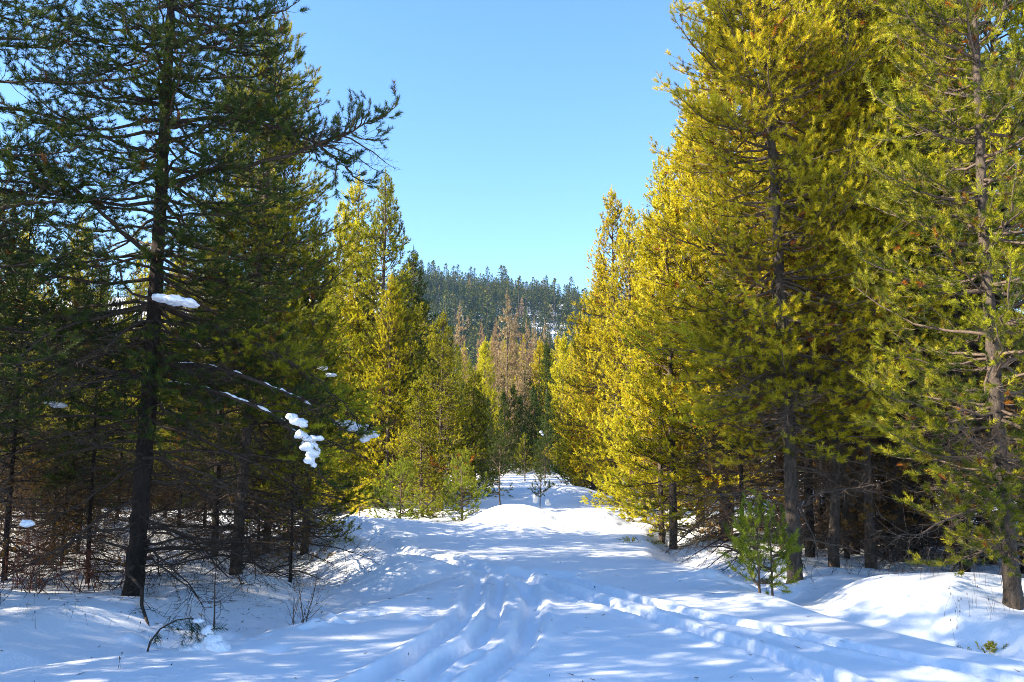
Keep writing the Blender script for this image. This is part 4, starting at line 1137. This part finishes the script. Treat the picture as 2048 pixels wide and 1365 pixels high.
curve_bough([at(350, 95, D0), at(420, 60, D0 - 0.3), at(490, 45, D0 - 0.5), at(550, 22, D0 - 0.6)], 0.022, LIB_A, '', 817, start=0.3, side_len=(0.3, 0.7), n=14, dead=2, root=near)

# ---- bent snow-loaded sprig in the foreground
x0, y0 = G(292, 1303)
root = empty('bent_sprig', (x0, y0, 0)); tag(root, 'bent pine sprig arching out of the foreground snow, long dark needles', 'pine sprig')
zg = gh(x0, y0)
Pb = np.array([[0, 0, zg - 0.05], [0.03, 0, zg + 0.08], [0.10, 0.02, zg + 0.18], [0.22, 0.04, zg + 0.245], [0.34, 0.05, zg + 0.26], [0.42, 0.05, zg + 0.22]])
g = Geo(); g.add(*tube(Pb, np.array([.009, .008, .007, .006, .005, .003]), 7), smooth=True)
link('stem', g.mesh('stem', [TWIG_D]), root)
rg = np.random.RandomState(88)
tt = np.linspace(0.15, 0.98, 16); q = np.stack([np.interp(tt, np.linspace(0, 1, 6), Pb[:, i]) for i in range(3)], -1)
dv = np.gradient(q, axis=0) * 8 + rg.normal(0, 0.15, q.shape) + np.array((0, 0, -0.35))
V1, F1, T1 = needles(q, dv, np.full(16, 0.08), 22, 0.085, 0.0032, rg, np.full(16, 0.4))
q2 = np.array([[0.33, 0.04, zg + 0.25], [0.36, 0.0, zg + 0.2], [0.38, 0.06, zg + 0.15], [0.44, 0.05, zg + 0.14], [0.31, 0.02, zg + 0.16], [0.50, 0.05, zg + 0.17]])
V2, F2, T2 = needles(q2, np.array([[.3, 0, -1], [.1, -.2, -1], [.3, .2, -1], [.6, 0, -.6], [-.3, 0, -1], [.8, 0, 0.1]]), np.full(6, 0.10), 60, 0.08, 0.0034, rg, np.full(6, 0.35))
g = Geo(); g.add(V1, F1, 0, T1); g.add(V2, F2, 0, T2)
link('needles', g.mesh('needles', [N_DARK]), root)
snow_lump('snow_clump', [((0.40, 0.05, 0.235), (0.05, 0.05, 0.022)), ((0.47, 0.08, 0.15), (0.05, 0.05, 0.05)), ((0.50, 0.09, 0.06), (0.09, 0.08, 0.07)), ((0.42, 0.10, 0.03), (0.09, 0.07, 0.05)), ((0.55, 0.06, 0.02), (0.12, 0.10, 0.06)), ((0.34, 0.08, -0.01), (0.12, 0.10, 0.05))], (x0, y0, zg), 'crumbly snow clump weighing down the bent foreground sprig', seed=21)

# red-brown dead bough in the olive pine
root = empty('dead_bough', tuple(at(900, 938, 21.0))); tag(root, 'rust-red dead bough hanging in the olive pine behind the green young pine', 'dead bough')
for a in (0.1, 2.9, 1.2):
    place_branch(root, LIB_B, np.zeros(3), a, 0.05, 0.4, np.random.RandomState(int(a * 10)), TWIG_D, N_RUST)

# ---- litter: fallen needles and bark flakes on the snow under the pines
rg = np.random.RandomState(66)
n = 42000
X = rg.uniform(-11, 11, n); Y = 6.0 + rg.uniform(0, 1, n) ** 1.3 * 15
dl = np.interp(Y, LE_Y, LE_X) - X; dr = X - np.interp(Y, RE_Y, RE_X)
den = (0.12 + 0.88 * sstep(8.6, 10.0, Y)) * sstep(0.6, 2.4, np.maximum(dl, dr)) * np.clip(0.35 + 1.6 * vnoise(X / 1.3, Y / 1.3, 55), 0.03, 1) + 0.018
den *= 1 - 0.93 * np.exp(-(((X - 4.4) / 1.6) ** 2 + ((Y - 8.9) / 1.1) ** 2))
k = rg.rand(n) < den; X, Y = X[k], Y[k]; m = len(X)
Zc = height(X, Y) + 0.004
a = rg.uniform(0, PI, m); l = rg.uniform(0.015, 0.07, m); w = rg.uniform(0.002, 0.009, m)
ax = np.stack([np.cos(a), np.sin(a), rg.normal(0, 0.12, m)], -1); sx_ = np.stack([-np.sin(a), np.cos(a), rg.normal(0, 0.2, m)], -1)
c0 = np.stack([X, Y, Zc], -1)
V = np.stack([c0 - ax * l[:, None] - sx_ * w[:, None], c0 - ax * l[:, None] + sx_ * w[:, None], c0 + ax * l[:, None]], 1).reshape(-1, 3)
g = Geo(); g.add(V, np.arange(m * 3).reshape(-1, 3), 0, np.repeat(rg.rand(m), 3))
o = link('needle_litter', g.mesh('needle_litter', [N_BROWN])); o['kind'] = 'stuff'; o['label'] = 'fallen brown needles and bark flakes on the snow'

# ---- winter air
import bmesh
bm = bmesh.new(); bmesh.ops.create_cube(bm, size=1.0)
me = bpy.data.meshes.new('haze'); bm.to_mesh(me); bm.free()
hz = link('haze', me); hz['kind'] = 'stuff'; hz['label'] = 'thin blue winter air between the trail and the wooded hill'
hz.scale = (2400, 1650, 190); hz.location = (0, 600, 60)
m = bpy.data.materials.new('winter_air'); m.use_nodes = True; t = m.node_tree; t.nodes.remove(t.nodes['Principled BSDF'])
v = t.nodes.new('ShaderNodeVolumePrincipled'); v.inputs['Color'].default_value = (0.36, 0.66, 1.0, 1); v.inputs['Density'].default_value = HAZE; v.inputs['Anisotropy'].default_value = 0.2
t.links.new(v.outputs[0], t.nodes['Material Output'].inputs['Volume'])
me.materials.append(m)
